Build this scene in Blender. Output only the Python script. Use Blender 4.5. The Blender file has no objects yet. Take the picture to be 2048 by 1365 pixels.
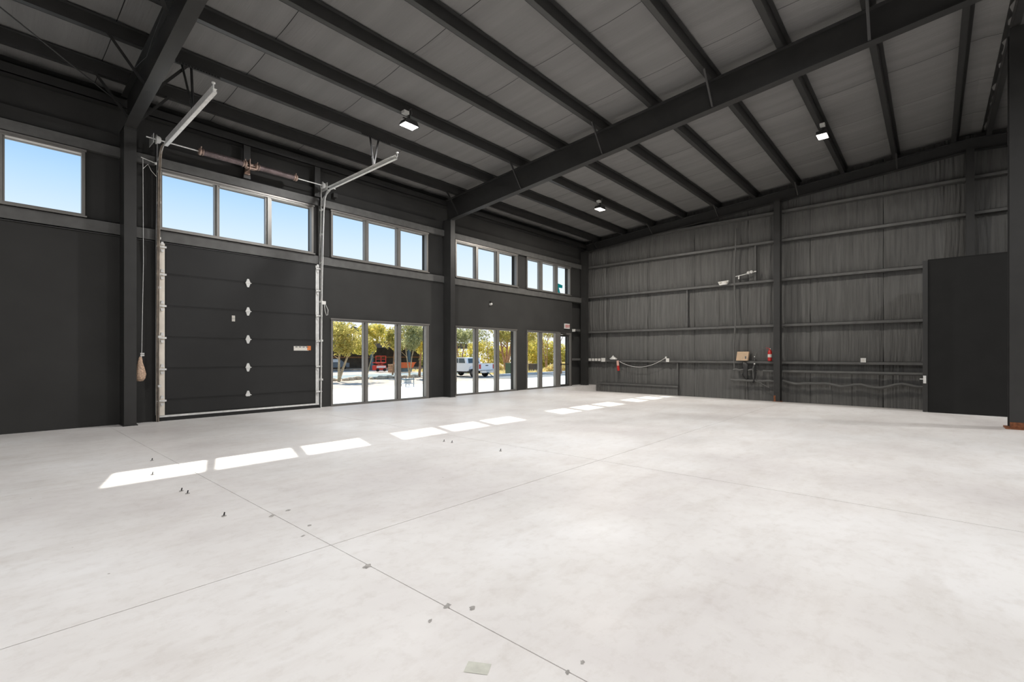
import bpy, math, random
from mathutils import Vector, Matrix, noise
random.seed(7)
C = bpy.context.scene.collection
PI = math.pi
# ------------------------------------------------------------------ camera, sky, sun, exposure
YAW = math.radians(41.502)
cam_d = bpy.data.cameras.new('camera'); cam = bpy.data.objects.new('camera', cam_d); C.objects.link(cam)
cam_d.sensor_width = 36; cam_d.lens = 951.3/2048*36; cam_d.shift_y = 27.5/2048; cam_d.clip_end = 400; cam_d.clip_start = .05
cam.location = (0, 0, 1.5)
cam.rotation_euler = (PI/2, 0, math.atan2(math.sin(YAW), math.cos(YAW)) - 0*PI)
# optical axis lies 41.5 deg from +X towards +Y ; camera default looks to +Y after the tilt
cam.rotation_euler = (PI/2, 0, -(PI/2 - YAW))
bpy.context.scene.camera = cam
vs = bpy.context.scene.view_settings
vs.view_transform = 'Standard'; vs.look = 'None'; vs.gamma = 1; vs.use_curve_mapping = False; vs.exposure = 0.0
w = bpy.data.worlds.new('sky'); bpy.context.scene.world = w; w.use_nodes = True
nt = w.node_tree; nt.nodes.clear()
tc = nt.nodes.new('ShaderNodeTexCoord'); sx = nt.nodes.new('ShaderNodeSeparateXYZ'); cr = nt.nodes.new('ShaderNodeValToRGB')
bg = nt.nodes.new('ShaderNodeBackground'); ow = nt.nodes.new('ShaderNodeOutputWorld')
nt.links.new(tc.outputs['Generated'], sx.inputs[0]); nt.links.new(sx.outputs['Z'], cr.inputs[0])
nt.links.new(cr.outputs[0], bg.inputs[0]); nt.links.new(bg.outputs[0], ow.inputs[0])
e = cr.color_ramp.elements
e[0].position = 0.0; e[0].color = (.96, .97, 1, 1)
e[1].position = 1.0; e[1].color = (.24, .42, .80, 1)
for p, c_ in ((.13, (.90, .95, 1, 1)), (.21, (.70, .84, 1, 1)), (.27, (.50, .72, .99, 1)), (.32, (.33, .59, .96, 1)), (.5, (.30, .52, .90, 1))):
    q = e.new(p); q.color = c_
bg.inputs[1].default_value = 1.08
sun_d = bpy.data.lights.new('sun', 'SUN'); sun_d.energy = 8.0; sun_d.angle = math.radians(.6); sun_d.color = (1, .95, .86)
sun = bpy.data.objects.new('sun', sun_d); C.objects.link(sun)
sun.rotation_euler = Vector((-.375, -1.21, -1)).to_track_quat('-Z', 'Y').to_euler()

# ------------------------------------------------------------------ materials
def lin(r, g, b):
    f = lambda v: ((v/255+.055)/1.055)**2.4 if v > 10 else v/255/12.92
    return (f(r), f(g), f(b), 1)
def mat(name, col, rough=.6, metal=0, var=.12, scale=3, bump=0, bscale=40, stretch=(1, 1, 1), emit=None, es=0, spec=.5, coat=0):
    m = bpy.data.materials.new(name); m.use_nodes = True; n = m.node_tree; L = n.links; b = n.nodes['Principled BSDF']
    b.inputs['Roughness'].default_value = rough; b.inputs['Metallic'].default_value = metal
    b.inputs['Specular IOR Level'].default_value = spec
    b.inputs['Coat Weight'].default_value = coat
    t = n.nodes.new('ShaderNodeTexCoord'); mp = n.nodes.new('ShaderNodeMapping'); mp.inputs['Scale'].default_value = stretch
    L.new(t.outputs['Object'], mp.inputs[0])
    nz = n.nodes.new('ShaderNodeTexNoise'); nz.inputs['Scale'].default_value = scale; nz.inputs['Detail'].default_value = 5
    L.new(mp.outputs[0], nz.inputs['Vector'])
    r = n.nodes.new('ShaderNodeValToRGB'); L.new(nz.outputs['Fac'], r.inputs[0])
    c = col if len(col) == 4 else (*col, 1)
    r.color_ramp.elements[0].position = .3; r.color_ramp.elements[1].position = .7
    r.color_ramp.elements[0].color = (*[v*(1-var) for v in c[:3]], 1); r.color_ramp.elements[1].color = (*[min(1, v*(1+var)) for v in c[:3]], 1)
    L.new(r.outputs[0], b.inputs['Base Color'])
    if bump:
        n2 = n.nodes.new('ShaderNodeTexNoise'); n2.inputs['Scale'].default_value = bscale; n2.inputs['Detail'].default_value = 4
        L.new(mp.outputs[0], n2.inputs['Vector'])
        bp = n.nodes.new('ShaderNodeBump'); bp.inputs['Strength'].default_value = bump; bp.inputs['Distance'].default_value = .02
        L.new(n2.outputs['Fac'], bp.inputs['Height']); L.new(bp.outputs[0], b.inputs['Normal'])
    if emit: b.inputs['Emission Color'].default_value = (*emit, 1); b.inputs['Emission Strength'].default_value = es
    return m
M = {}
M['drywall'] = mat('painted_drywall', (.046, .0455, .044), .8, var=.10, scale=1.2, bump=.08, bscale=60, spec=.25)
M['steel'] = mat('black_painted_steel', (.036, .0355, .0345), .38, var=.10, scale=4, spec=.45)
M['steel'].node_tree.nodes['Principled BSDF'].inputs['IOR'].default_value = 1.55
M['room_board'] = mat('black_painted_board', (.014, .014, .0135), .7, var=.12, scale=2, spec=.3)
M['steel_low'] = mat('black_painted_girt', (.115, .114, .110), .5, var=.15, scale=6, spec=.5)
M['door'] = mat('door_panel_paint', (.030, .030, .030), .6, var=.08, scale=2, spec=.3)
M['insul_roof'] = mat('roof_insulation', (.20, .196, .192), .75, var=.10, scale=1.0, bump=.5, bscale=9, stretch=(3.2, .12, .12), spec=.3)
M['insul_wall'] = mat('wall_insulation', (.128, .127, .122), .6, var=.20, scale=3.5, bump=1.0, bscale=9, stretch=(3, 3, .14), spec=.3)  # vertical colour streaks paint in the shading of the wrinkles
M['dark_gap'] = mat('dark_backing', (.01, .01, .01), .9)
M['alu'] = mat('window_frame_metal', (.26, .25, .235), .4, metal=.5, var=.05)
M['galv'] = mat('galvanised_steel', (.86, .86, .84), .4, metal=.15, var=.12, scale=12)
M['galv_dark'] = mat('perforated_angle', (.05, .05, .05), .6, metal=.0, var=.3, scale=30)
M['white_stile'] = mat('cream_end_stile', (.93, .86, .76), .6, var=.08, scale=5)
M['brown_track'] = mat('rusted_track', (.22, .15, .10), .6, metal=.4, var=.3, scale=8)
M['tan_track'] = mat('weathered_track', (.42, .36, .30), .5, metal=.3, var=.3, scale=8)
M['spring'] = mat('oiled_spring', (.24, .19, .19), .4, metal=.6, var=.3, scale=6)
M['spring_red'] = mat('spring_cone', (.55, .40, .33), .4, metal=.5, var=.2, scale=20)
M['white'] = mat('white_plastic', (.80, .79, .76), .5, var=.03)
M['rust'] = mat('rusty_base_plate', (.24, .09, .04), .9, var=.4, scale=18)
M['card'] = mat('cardboard', (.62, .45, .30), .85, var=.08, scale=5)
M['red'] = mat('red_enamel', (.55, .03, .025), .3, var=.05)
M['label_white'] = mat('printed_label', (.75, .72, .66), .6, var=.05)
M['orange'] = mat('orange_print', (.75, .22, .06), .6, var=.05)
M['grey_print'] = mat('grey_print', (.12, .12, .13), .6, var=.05)
M['black_rubber'] = mat('black_rubber', (.015, .015, .015), .6)
M['conduit'] = mat('painted_conduit', (.13, .13, .125), .45, var=.15, spec=.4)
M['teal'] = mat('teal_film', (.0, .30, .34), .5, emit=None)
M['bag'] = mat('bagged_tan_chain', (.60, .42, .30), .35, var=.45, scale=40, bump=.4, bscale=50)
M['lens'] = mat('lamp_lens', (1, 1, 1), .4, emit=(1, .93, .82), es=18)
M['lens_cool'] = mat('lamp_lens_cool', (1, 1, 1), .4, emit=(1, .98, .95), es=18)
M['yellow'] = mat('yellow_plastic', (.72, .40, .08), .6, var=.15, scale=6)
# floor concrete
m = bpy.data.materials.new('polished_concrete'); m.use_nodes = True; n = m.node_tree; L = n.links; b = n.nodes['Principled BSDF']
t = n.nodes.new('ShaderNodeTexCoord')
def nz(scale, det, rough=.6, vec=None):
    x = n.nodes.new('ShaderNodeTexNoise'); x.inputs['Scale'].default_value = scale; x.inputs['Detail'].default_value = det; x.inputs['Roughness'].default_value = rough
    L.new(vec or t.outputs['Object'], x.inputs['Vector']); return x
def ramp(src, stops):
    x = n.nodes.new('ShaderNodeValToRGB'); L.new(src, x.inputs[0]); el = x.color_ramp.elements
    el[0].position, el[0].color = stops[0][0], (*stops[0][1], 1); el[1].position, el[1].color = stops[-1][0], (*stops[-1][1], 1)
    for p, c_ in stops[1:-1]: q = el.new(p); q.color = (*c_, 1)
    return x
def mul(a, b_, f=1.0):
    x = n.nodes.new('ShaderNodeMix'); x.data_type = 'RGBA'; x.blend_type = 'MULTIPLY'; x.inputs[0].default_value = f
    L.new(a, x.inputs[6]); L.new(b_, x.inputs[7]); return x.outputs[2]
big = ramp(nz(.33, 5, .62).outputs['Fac'], [(.36, (.75, .715, .70)), (.5, (.83, .805, .785)), (.62, (.90, .885, .875))])
mp = n.nodes.new('ShaderNodeMapping'); mp.inputs['Rotation'].default_value = (0, 0, .95); mp.inputs['Scale'].default_value = (.8, 2.4, 1); L.new(t.outputs['Object'], mp.inputs[0])
smear = ramp(nz(1.3, 8, .68, mp.outputs[0]).outputs['Fac'], [(.36, (.94, .93, .92)), (.5, (1, 1, 1)), (1, (1, 1, 1))])
fine = ramp(nz(9, 8, .7).outputs['Fac'], [(.33, (.93, .92, .91)), (.5, (1, 1, 1)), (1, (1, 1, 1))])
vor = n.nodes.new('ShaderNodeTexVoronoi'); vor.inputs['Scale'].default_value = 2.2; L.new(t.outputs['Object'], vor.inputs['Vector'])
spk = ramp(vor.outputs['Distance'], [(.012, (.45, .42, .40)), (.022, (1, 1, 1)), (1, (1, 1, 1))])
col = mul(mul(mul(big.outputs[0], smear.outputs[0]), fine.outputs[0]), spk.outputs[0])
L.new(col, b.inputs['Base Color'])
rr = ramp(nz(.5, 6, .7).outputs['Fac'], [(.35, (.55, .55, .55)), (.65, (.32, .32, .32))]); L.new(rr.outputs[0], b.inputs['Roughness'])
b.inputs['Specular IOR Level'].default_value = .22
bp = n.nodes.new('ShaderNodeBump'); bp.inputs['Strength'].default_value = .05; bp.inputs['Distance'].default_value = .01
L.new(nz(14, 6).outputs['Fac'], bp.inputs['Height']); L.new(bp.outputs[0], b.inputs['Normal'])
M['concrete'] = m
# glass: clear pane that lets light straight through with a weak reflection
m = bpy.data.materials.new('window_glass'); m.use_nodes = True; n = m.node_tree; n.nodes.clear()
o_ = n.nodes.new('ShaderNodeOutputMaterial'); tr = n.nodes.new('ShaderNodeBsdfTransparent'); gl = n.nodes.new('ShaderNodeBsdfGlossy'); mx = n.nodes.new('ShaderNodeMixShader'); fr = n.nodes.new('ShaderNodeLayerWeight'); pw_ = n.nodes.new('ShaderNodeMath'); pw_.operation = 'POWER'; pw_.inputs[1].default_value = 5; ml_ = n.nodes.new('ShaderNodeMath'); ml_.operation = 'MULTIPLY_ADD'; ml_.inputs[1].default_value = .05; ml_.inputs[2].default_value = .0; n.links.new(fr.outputs['Facing'], pw_.inputs[0]); n.links.new(pw_.outputs[0], ml_.inputs[0])
tr.inputs[0].default_value = (.975, .99, .985, 1); gl.inputs['Roughness'].default_value = .02
n.links.new(ml_.outputs[0], mx.inputs[0]); n.links.new(tr.outputs[0], mx.inputs[1]); n.links.new(gl.outputs[0], mx.inputs[2]); n.links.new(mx.outputs[0], o_.inputs[0])
M['glass'] = m

# ------------------------------------------------------------------ mesh helpers
ORG = {}
class MB:
    def __init__(s): s.v = []; s.f = []; s.sm = []
    def add(s, vs_, fs, smooth=False):
        k = len(s.v); s.v += [tuple(p) for p in vs_]; s.f += [tuple(i+k for i in f) for f in fs]; s.sm += [smooth]*len(fs); return s
    def box(s, x0, x1, y0, y1, z0, z1):
        return s.add([(x, y, z) for z in (z0, z1) for y in (y0, y1) for x in (x0, x1)],
                     [(0, 2, 3, 1), (4, 5, 7, 6), (0, 1, 5, 4), (2, 6, 7, 3), (0, 4, 6, 2), (1, 3, 7, 5)])
    def bar(s, p, q, wd, ht, up=(0, 0, 1)):
        p, q = Vector(p), Vector(q); d = (q-p).normalized(); u = Vector(up)
        if abs(d.dot(u)) > .98: u = Vector((1, 0, 0))
        a = d.cross(u).normalized(); b2 = a.cross(d).normalized(); vv = []
        for e_ in (p, q):
            for i, j in ((-1, -1), (1, -1), (1, 1), (-1, 1)): vv.append(e_+a*i*wd/2+b2*j*ht/2)
        return s.add(vv, [(3, 2, 1, 0), (4, 5, 6, 7)]+[(i, (i+1) % 4, (i+1) % 4+4, i+4) for i in range(4)])
    def tube(s, pts, r, n_=8, cap=True):
        pts = [Vector(p) for p in pts]; rs = r if isinstance(r, (list, tuple)) else [r]*len(pts); vv = []; ff = []
        d0 = (pts[1]-pts[0]).normalized(); u = Vector((0, 0, 1)) if abs(d0.z) < .9 else Vector((1, 0, 0)); a = d0.cross(u).normalized()
        for i, p in enumerate(pts):
            d = (pts[min(i+1, len(pts)-1)]-pts[max(i-1, 0)]).normalized(); a = (a-d*a.dot(d)).normalized(); b2 = d.cross(a)
            for k in range(n_):
                t_ = 2*PI*k/n_; vv.append(p+(a*math.cos(t_)+b2*math.sin(t_))*rs[i])
        for i in range(len(pts)-1):
            for k in range(n_): ff.append((i*n_+k, i*n_+(k+1) % n_, (i+1)*n_+(k+1) % n_, (i+1)*n_+k))
        s.add(vv, ff, True)
        if cap: s.add([vv[k] for k in range(n_)], [tuple(reversed(range(n_)))]); s.add(vv[-n_:], [tuple(range(n_))])
        return s
    def lathe(s, prof, c=(0, 0, 0), n_=16, axis='z'):
        vv = []; ff = []
        for r, z in prof:
            for k in range(n_):
                a = 2*PI*k/n_; x, y = r*math.cos(a), r*math.sin(a)
                p = (x, y, z) if axis == 'z' else ((z, x, y) if axis == 'x' else (x, z, y))
                vv.append((p[0]+c[0], p[1]+c[1], p[2]+c[2]))
        for i in range(len(prof)-1):
            for k in range(n_): ff.append((i*n_+k, i*n_+(k+1) % n_, (i+1)*n_+(k+1) % n_, (i+1)*n_+k))
        return s.add(vv, ff, True)
    def prism(s, poly, axis, a, b2):
        # poly: list of 2D points, extruded along axis from a to b2 (axis x: (y,z); y: (x,z); z: (x,y))
        n_ = len(poly)
        f = {'x': lambda p, t_: (t_, p[0], p[1]), 'y': lambda p, t_: (p[0], t_, p[1]), 'z': lambda p, t_: (p[0], p[1], t_)}[axis]
        vv = [f(p, a) for p in poly]+[f(p, b2) for p in poly]
        return s.add(vv, [tuple(range(n_)), tuple(reversed(range(n_, 2*n_)))]+[(i, i+n_, (i+1) % n_+n_, (i+1) % n_) for i in range(n_)])
    def build(s, name, mt, parent=None, fix=True):
        org = ORG.get(parent.name, Vector((0, 0, 0))) if parent else Vector((0, 0, 0))
        me = bpy.data.meshes.new(name); me.from_pydata([(p[0]-org[0], p[1]-org[1], p[2]-org[2]) for p in s.v], [], s.f)
        me.polygons.foreach_set('use_smooth', s.sm); me.materials.append(M[mt] if isinstance(mt, str) else mt)
        if fix:
            import bmesh
            bm = bmesh.new(); bm.from_mesh(me); bmesh.ops.recalc_face_normals(bm, faces=bm.faces); bm.to_mesh(me); bm.free()
        me.update(); o = bpy.data.objects.new(name, me); C.objects.link(o)
        if parent: o.parent = parent; ORG[o.name] = org
        else: ORG[o.name] = Vector((0, 0, 0))
        return o
def tag(o, label, cat, group=None):
    o['label'] = label; o['category'] = cat
    if group: o['group'] = group
    return o
def thing(name, label, cat, loc, group=None):
    o = bpy.data.objects.new(name, None); C.objects.link(o); o.location = loc; ORG[o.name] = Vector(loc); o.empty_display_size = .2
    return tag(o, label, cat, group)
def struct(o): o['kind'] = 'structure'; return o
def sempty(name, loc=(0, 0, 0)):
    o = bpy.data.objects.new(name, None); C.objects.link(o); o.location = loc; ORG[o.name] = Vector(loc); return struct(o)
def single(mb, name, mt, label, cat, group=None):      # a thing that is one mesh, with its origin near its base
    c = Vector((sum(p[0] for p in mb.v)/len(mb.v), sum(p[1] for p in mb.v)/len(mb.v), min(p[2] for p in mb.v)))
    mb.v = [(p[0]-c.x, p[1]-c.y, p[2]-c.z) for p in mb.v]
    o = mb.build(name, mt); o.location = c; ORG[o.name] = c.copy()
    return tag(o, label, cat, group)
def catenary(p, q, sag, n_=14):
    p, q = Vector(p), Vector(q); return [p.lerp(q, i/n_)-Vector((0, 0, sag*4*(i/n_)*(1-i/n_))) for i in range(n_+1)]

# ------------------------------------------------------------------ floor
YW = 13.12; XE = 20.6; X0 = -8.0; YB = -14.85; RIDGE = -.87
def fz(x, y=0):                      # the slab dips towards the end wall
    if x < 16.4 or y > 12.55: return 0.0
    t_ = min((x-16.4)/.8, 1); return -.074*max(0, x-16.4)*(.5+.5*t_) if x < 17.2 else -.074*(x-16.4)
floor = struct(MB().box(X0, XE+.3, YB, YW+.5, -.75, -.50).build('floor', 'dark_gap'))
G = .0035
def slab(x0, x1, y0, y1):
    mb = MB(); a, b2, c_, d = x0+G, x1-G, y0+G, y1-G
    xs = [a]+[x for x in (16.4, 16.6, 16.8, 17.0, 17.2, 18.5) if a < x < b2]+[b2]
    vv = []
    for x in xs:
        z = fz(x, (c_+d)/2); vv += [(x, c_, z), (x, d, z), (x, c_, -.45), (x, d, -.45)]
    ff = []
    for i in range(len(xs)-1):
        k = i*4; ff += [(k, k+4, k+5, k+1), (k+2, k+3, k+7, k+6), (k, k+2, k+6, k+4), (k+1, k+5, k+7, k+3)]
    k = (len(xs)-1)*4; ff += [(0, 1, 3, 2), (k, k+2, k+3, k+1)]
    mb.add(vv, ff); return mb.build('floor_slab', 'concrete', floor)
XS = [X0, 1.86, 5.87, XE+.1]
for i in range(3):
    ys = [YB, 3.55, 7.35, 12.6, YW+.3] if i == 0 else [YB, 3.55, 12.6, YW+.3]
    for j in range(len(ys)-1): slab(XS[i], XS[i+1], ys[j]+(-G if ys[j] == 12.6 else 0), ys[j+1]+(G if ys[j+1] == 12.6 else 0))
M['scuff'] = mat('grey_scuff', (.40, .38, .36), .8, var=.35, scale=25)
M['patch'] = mat('pale_patch_compound', (.62, .62, .55), .8, var=.1, scale=20)
def blot(x, y, r, mt='scuff', el=1.6, rot=.5):
    mb = MB(); n_ = 12; pts = []
    for k in range(n_):
        a = 2*PI*k/n_; rr_ = r*random.uniform(.55, 1.15); px, py = rr_*math.cos(a)*el, rr_*math.sin(a)
        pts.append((x+px*math.cos(rot)-py*math.sin(rot), y+px*math.sin(rot)+py*math.cos(rot), .0012))
    mb.add(pts, [tuple(range(n_))]); return mb.build('scuff_mark', mt, floor, fix=False)
for x, y, r in ((1.845, 3.0, .035), (1.87, 2.17, .022), (1.955, 2.04, .022), (1.854, 1.291, .012), (1.962, 1.278, .012), (1.70, 2.12, .012), (1.80, 3.9, .016), (1.95, 4.1, .018), (1.83, 4.6, .03), (2.0, 4.65, .02)): blot(x, y, r)
mb = MB().add([(1.53, 1.66, .0015), (1.60, 1.70, .0015), (1.66, 1.60, .0015), (1.59, 1.56, .0015)], [(0, 1, 2, 3)])
mb.build('scuff_mark', 'patch', floor, fix=False)
# anchor studs left in the slab
stubs = [((1.508, 6.183), 'short bent anchor stud in the floor, left of the close pair near the sun patch'), ((1.524, 6.023), 'short bent anchor stud in the floor, right of the close pair near the sun patch'),
         ((1.536, 4.93), 'lone anchor stud in the floor between the sun patches and the joint crossing'), ((1.665, 8.274), 'anchor stud in the floor behind the longest sun patch'),
         ((1.475, 7.304), 'anchor stud at the left corner of the longest sun patch'), ((5.364, 6.311), 'anchor stud in the middle floor, left one of a pair'),
         ((5.393, 6.137), 'anchor stud in the middle floor, right one of a pair'), ((5.418, 5.032), 'lone anchor stud in the middle floor nearer the joint')]
for (x, y), lb in stubs:
    t_ = thing('anchor_stud', lb, 'stud', (x, y, 0), 'anchor studs left in the slab')
    MB().tube([(x, y, -.01), (x, y, .015), (x+.004, y-.003, .036)], .006, 7).build('rod', 'black_rubber', t_)
    MB().lathe([(0, .0), (.022, .0), (.020, .006), (0, .006)], (x, y, 0), 8).build('washer', 'scuff', t_)

# ------------------------------------------------------------------ storefront wall (left)
def wall_cells(mb, x0, x1, z0, z1, ya, yb, holes):
    xs = sorted({x0, x1, *[h[0] for h in holes], *[h[1] for h in holes]}); xs = [x for x in xs if x0 <= x <= x1]
    for a, b2 in zip(xs, xs[1:]):
        hs = sorted([h for h in holes if h[0] <= a and h[1] >= b2], key=lambda h: h[2]); z = z0
        for h in hs:
            if h[2] > z: mb.box(a, b2, ya, yb, z, h[2])
            z = h[3]
        if z < z1: mb.box(a, b2, ya, yb, z, z1)
UP = [(-2.09, 1.51), (2.77, 6.33), (6.85, 10.39), (11.65, 15.12), (15.72, 19.02)]
LO = [(6.85, 10.42), (11.65, 15.06), (15.72, 19.05)]
ZU0, ZU1, ZL = 4.34, 5.69, 2.54
holes = [(a, b2, ZU0, ZU1) for a, b2 in UP]+[(a, b2, 0.0, ZL) for a, b2 in LO]+[(2.80, 6.42, 0.0, 4.03)]
mb = MB()
wall_cells(mb, X0-.25, 19.2, -.5, 4.04, 13.10, 13.40, [h for h in holes if h[3] < 4.2])
wall_cells(mb, X0-.25, XE+.3, 4.04, 6.25, 13.16, 13.40, [h for h in holes if h[2] > 4])
mb.box(X0-.25, XE+.3, 13.26, 13.40, 6.25, 7.25); mb.box(19.2, XE+.3, 13.34, 13.40, -.5, 4.04)
wall_left = struct(mb.build('wall_left', 'drywall'))
# thin metal edge and window girts running along the wall
def girt_x(x0, x1, z, ht, y0, label, name='wall_girt'):
    mb = MB().box(x0, x1, y0, 13.17, z, z+.012).box(x0, x1, y0, y0+.012, z, z+ht).box(x0, x1, y0, 13.17, z+ht-.012, z+ht)
    return mb
segs = [(X0, 2.07), (2.28, 11.1), (11.3, 19.95)]
names3 = ['left of the first column', 'between the two wall columns', 'in the bay nearest the far corner']
for i, (a, b2) in enumerate(segs):
    single(girt_x(a, b2, 4.06, .26, 13.06, ''), 'wall_girt', 'steel_low', 'black steel girt under the high windows, '+names3[i], 'girt')
    single(MB().box(a, b2, 13.05, 13.26, 5.735, 5.75).box(a, b2, 13.05, 13.065, 5.75, 5.95).box(a, b2, 13.05, 13.26, 5.94, 5.95), 'wall_girt', 'steel_low', 'black steel girt over the high windows, '+names3[i], 'girt')
    struct(MB().box(a, b2, 13.075, 13.10, 4.035, 4.055).build('trim_%d' % (i+1), 'steel'))
single(MB().box(X0, XE, 13.0, 13.24, 6.80, 6.815).box(X0, XE, 13.0, 13.015, 6.80, 7.0).box(X0, XE, 13.0, 13.24, 6.99, 7.0), 'eave_strut', 'steel', 'long black eave strut along the top of the window wall', 'beam')
for z, k in ((2.66, 'upper'), (1.22, 'lower')):
    single(MB().box(19.2, 19.95, 13.12, 13.34, z, z+.10), 'wall_girt', 'steel_low', '%s short girt in the dark recess beside the glass door' % k, 'girt')
for i, (x, lb) in enumerate(((4.49, 'behind the middle of the door spring'), (6.33, 'at the right cable drum of the overhead door'))):
    single(MB().box(x, x+.16, 12.985, 13.045, 5.96, 6.79), 'spring_post', 'steel', 'short dark steel post over the window, '+lb, 'post')

# ------------------------------------------------------------------ windows and glass door
def window(num, x0, x1, z0, z1, panes, label=None):
    w_ = sempty('window_%d' % num, (x0, 13.12, z0))
    fr = MB().box(x0, panes[0][0], 13.06, 13.19, z0, z1).box(panes[-1][1], x1, 13.06, 13.19, z0, z1)
    a, b2 = panes[0][0], panes[-1][1]; zb = z0+.055; zt = z1-.055
    fr.box(a, b2, 13.06, 13.19, z0, zb).box(a, b2, 13.06, 13.19, zt, z1); fr.build('frame', 'alu', w_)
    MB().box(x0-.02, x1+.02, 13.04, 13.06, z1-.02, z1+.025).box(x0-.02, x1+.02, 13.0, 13.06, z0-.02, z0+.008).build('casing', 'alu', w_)
    for (p, q), (r, s_) in zip(panes, panes[1:]):
        mm = MB().box(q, r, 13.11, 13.22, zb, zt).box(q+.035, r-.035, 13.07, 13.10, zb, zt); mm.build('mullion', 'alu', w_)
    for p, q in panes: MB().box(p-.01, q+.01, 13.165, 13.175, zb-.01, zt+.01).build('pane', 'glass', w_)
    return w_
window(1, -2.09, 1.51, ZU0, ZU1, [(-2.02, -.95), (-.83, .25), (.379, 1.456)])
window(2, 2.77, 6.33, ZU0, ZU1, [(2.818, 3.877), (3.987, 5.063), (5.215, 6.269)])
window(3, 6.85, 10.39, ZU0, ZU1, [(6.907, 7.962), (8.106, 9.135), (9.291, 10.328)])
window(4, 11.65, 15.12, ZU0, ZU1, [(11.709, 12.665), (12.852, 13.831), (14.036, 15.06)])
window(5, 15.72, 19.02, ZU0, ZU1, [(15.779, 16.641), (16.876, 17.798), (18.03, 18.96)])
window(6, 6.85, 10.42, 0.0, ZL, [(6.907, 7.931), (8.087, 9.126), (9.311, 10.306)])
window(7, 11.65, 15.06, 0.0, ZL, [(11.709, 12.665), (12.866, 13.831), (14.036, 14.99)])
window(8, 15.72, 18.07, 0.0, ZL, [(15.779, 16.641), (16.858, 17.80)])
d2 = sempty('door_2', (18.07, 13.12, 0))
MB().box(18.07, 18.16, 13.04, 13.19, 0, ZL).box(18.95, 19.05, 13.04, 13.19, 0, ZL).box(18.16, 18.95, 13.04, 13.19, 2.46, ZL).build('frame', 'alu', d2)
MB().box(18.17, 18.264, 13.10, 13.15, .02, 2.44).box(18.874, 18.94, 13.10, 13.15, .02, 2.44).box(18.264, 18.874, 13.10, 13.15, .02, .10).box(18.264, 18.874, 13.10, 13.15, 2.36, 2.44).build('door_leaf', 'steel', d2)
MB().box(18.25, 18.88, 13.12, 13.13, .09, 2.37).build('pane', 'glass', d2)
MB().box(18.18, 18.62, 13.03, 13.10, 2.47, 2.53).bar((18.4, 13.05, 2.45), (18.75, 12.9, 2.43), .03, .02).build('closer', 'steel', d2)
MB().bar((18.28, 13.05, 1.05), (18.86, 13.05, 1.05), .03, .05).box(18.2, 18.27, 13.04, 13.1, 1.0, 1.1).build('push_bar', 'steel', d2)
# added out of view: ledge trims sun patches, canopy keeps sun off low windows
single(MB().box(-3, XE, 13.42, 14.15, 5.90, 5.98), 'added_sun_shade', 'steel', 'added unseen ledge outside above the high windows, trimming their sun patches', 'canopy')
single(MB().box(6, XE, 13.42, 16.9, 3.02, 3.14), 'unseen_canopy', 'steel', 'added unseen canopy outside, keeping sun off the low windows and glass door', 'canopy')

# ------------------------------------------------------------------ overhead door
d1 = sempty('door_1', (4.6, 13.04, 0))
zs = [.13, .47, 1.18, 1.89, 2.60, 3.32, 4.02]
for a, b2 in zip(zs, zs[1:]):
    mb = MB().box(2.857, 6.377, 13.045, 13.10, a+.002, b2-.002).box(2.88, 6.36, 13.035, 13.045, a+.03, b2-.03)
    s_ = mb.build('door_section', 'door', d1)
    for x0_, x1_, y_ in ((2.757, 2.857, 13.03), (6.377, 6.477, 13.03)):
        st = MB().box(x0_, x1_, y_, 13.09, a+.002, b2-.002).build('end_stile', 'white_stile' if x0_ < 3 else 'galv', s_)
MB().box(2.80, 6.42, 13.10, 13.13, 0, 4.03).build('leak_backing', 'door', d1)  # backing added to stop daylight leaking between the sections
MB().box(2.757, 6.477, 13.03, 13.09, .085, .128).build('bottom_rail', 'galv', d1)
MB().box(2.757, 6.477, 13.035, 13.085, .0, .083).build('bottom_seal', 'black_rubber', d1)
def centre_hinge(x, z, half=False):
    mb = MB(); up = [(-.055, .006), (.055, .006), (.02, .105), (-.02, .105)]; dn = [(-.055, -.006), (-.02, -.105), (.02, -.105), (.055, -.006)]
    mb.prism([(x+a, z+b2) for a, b2 in up], 'y', 13.015, 13.034)
    if not half: mb.prism([(x+a, z+b2) for a, b2 in dn], 'y', 13.015, 13.034)
    else: mb.box(x-.045, x+.045, 13.015, 13.034, z-.035, z+.006)
    mb.tube([(x-.065, 13.012, z), (x+.075, 13.012, z)], .011, 8)
    return mb.build('hinge', 'galv', d1)
for z in (3.32, 2.60, 1.89, 1.18): centre_hinge(4.605, z)
centre_hinge(4.605, .48, True)
for xs_, sgn in ((2.807, -1), (6.427, 1)):
    for z in (3.93, 3.31, 2.60, 1.88, 1.17, .46):
        mb = MB().prism([(xs_-.035, z-.05), (xs_+.035, z-.05), (xs_+.02, z-.11), (xs_-.02, z-.11)], 'y', 13.005, 13.028).prism([(xs_-.035, z+.05), (xs_+.035, z+.05), (xs_+.02, z+.12), (xs_-.02, z+.12)], 'y', 13.005, 13.028)
        mb.box(xs_-.06, xs_+.075, 12.985, 13.028, z-.02, z+.02).tube([(xs_, 12.985, z), (xs_+sgn*.11, 12.975, z)], .010, 8)
        mb.build('roller_hinge', 'galv', d1)
MB().box(5.76, 6.17, 13.026, 13.034, 1.615, 1.735).build('sticker', 'label_white', d1)
MB().box(6.13, 6.235, 13.0255, 13.0335, 1.625, 1.745).build('sticker', 'orange', d1)
mb = MB()
for k in range(4): mb.box(5.80+.1*k, 5.86+.1*k, 13.022, 13.0255, 1.70, 1.722)
o = mb.build('sticker_print', 'grey_print', d1); o['kind'] = 'stuff'
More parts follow.
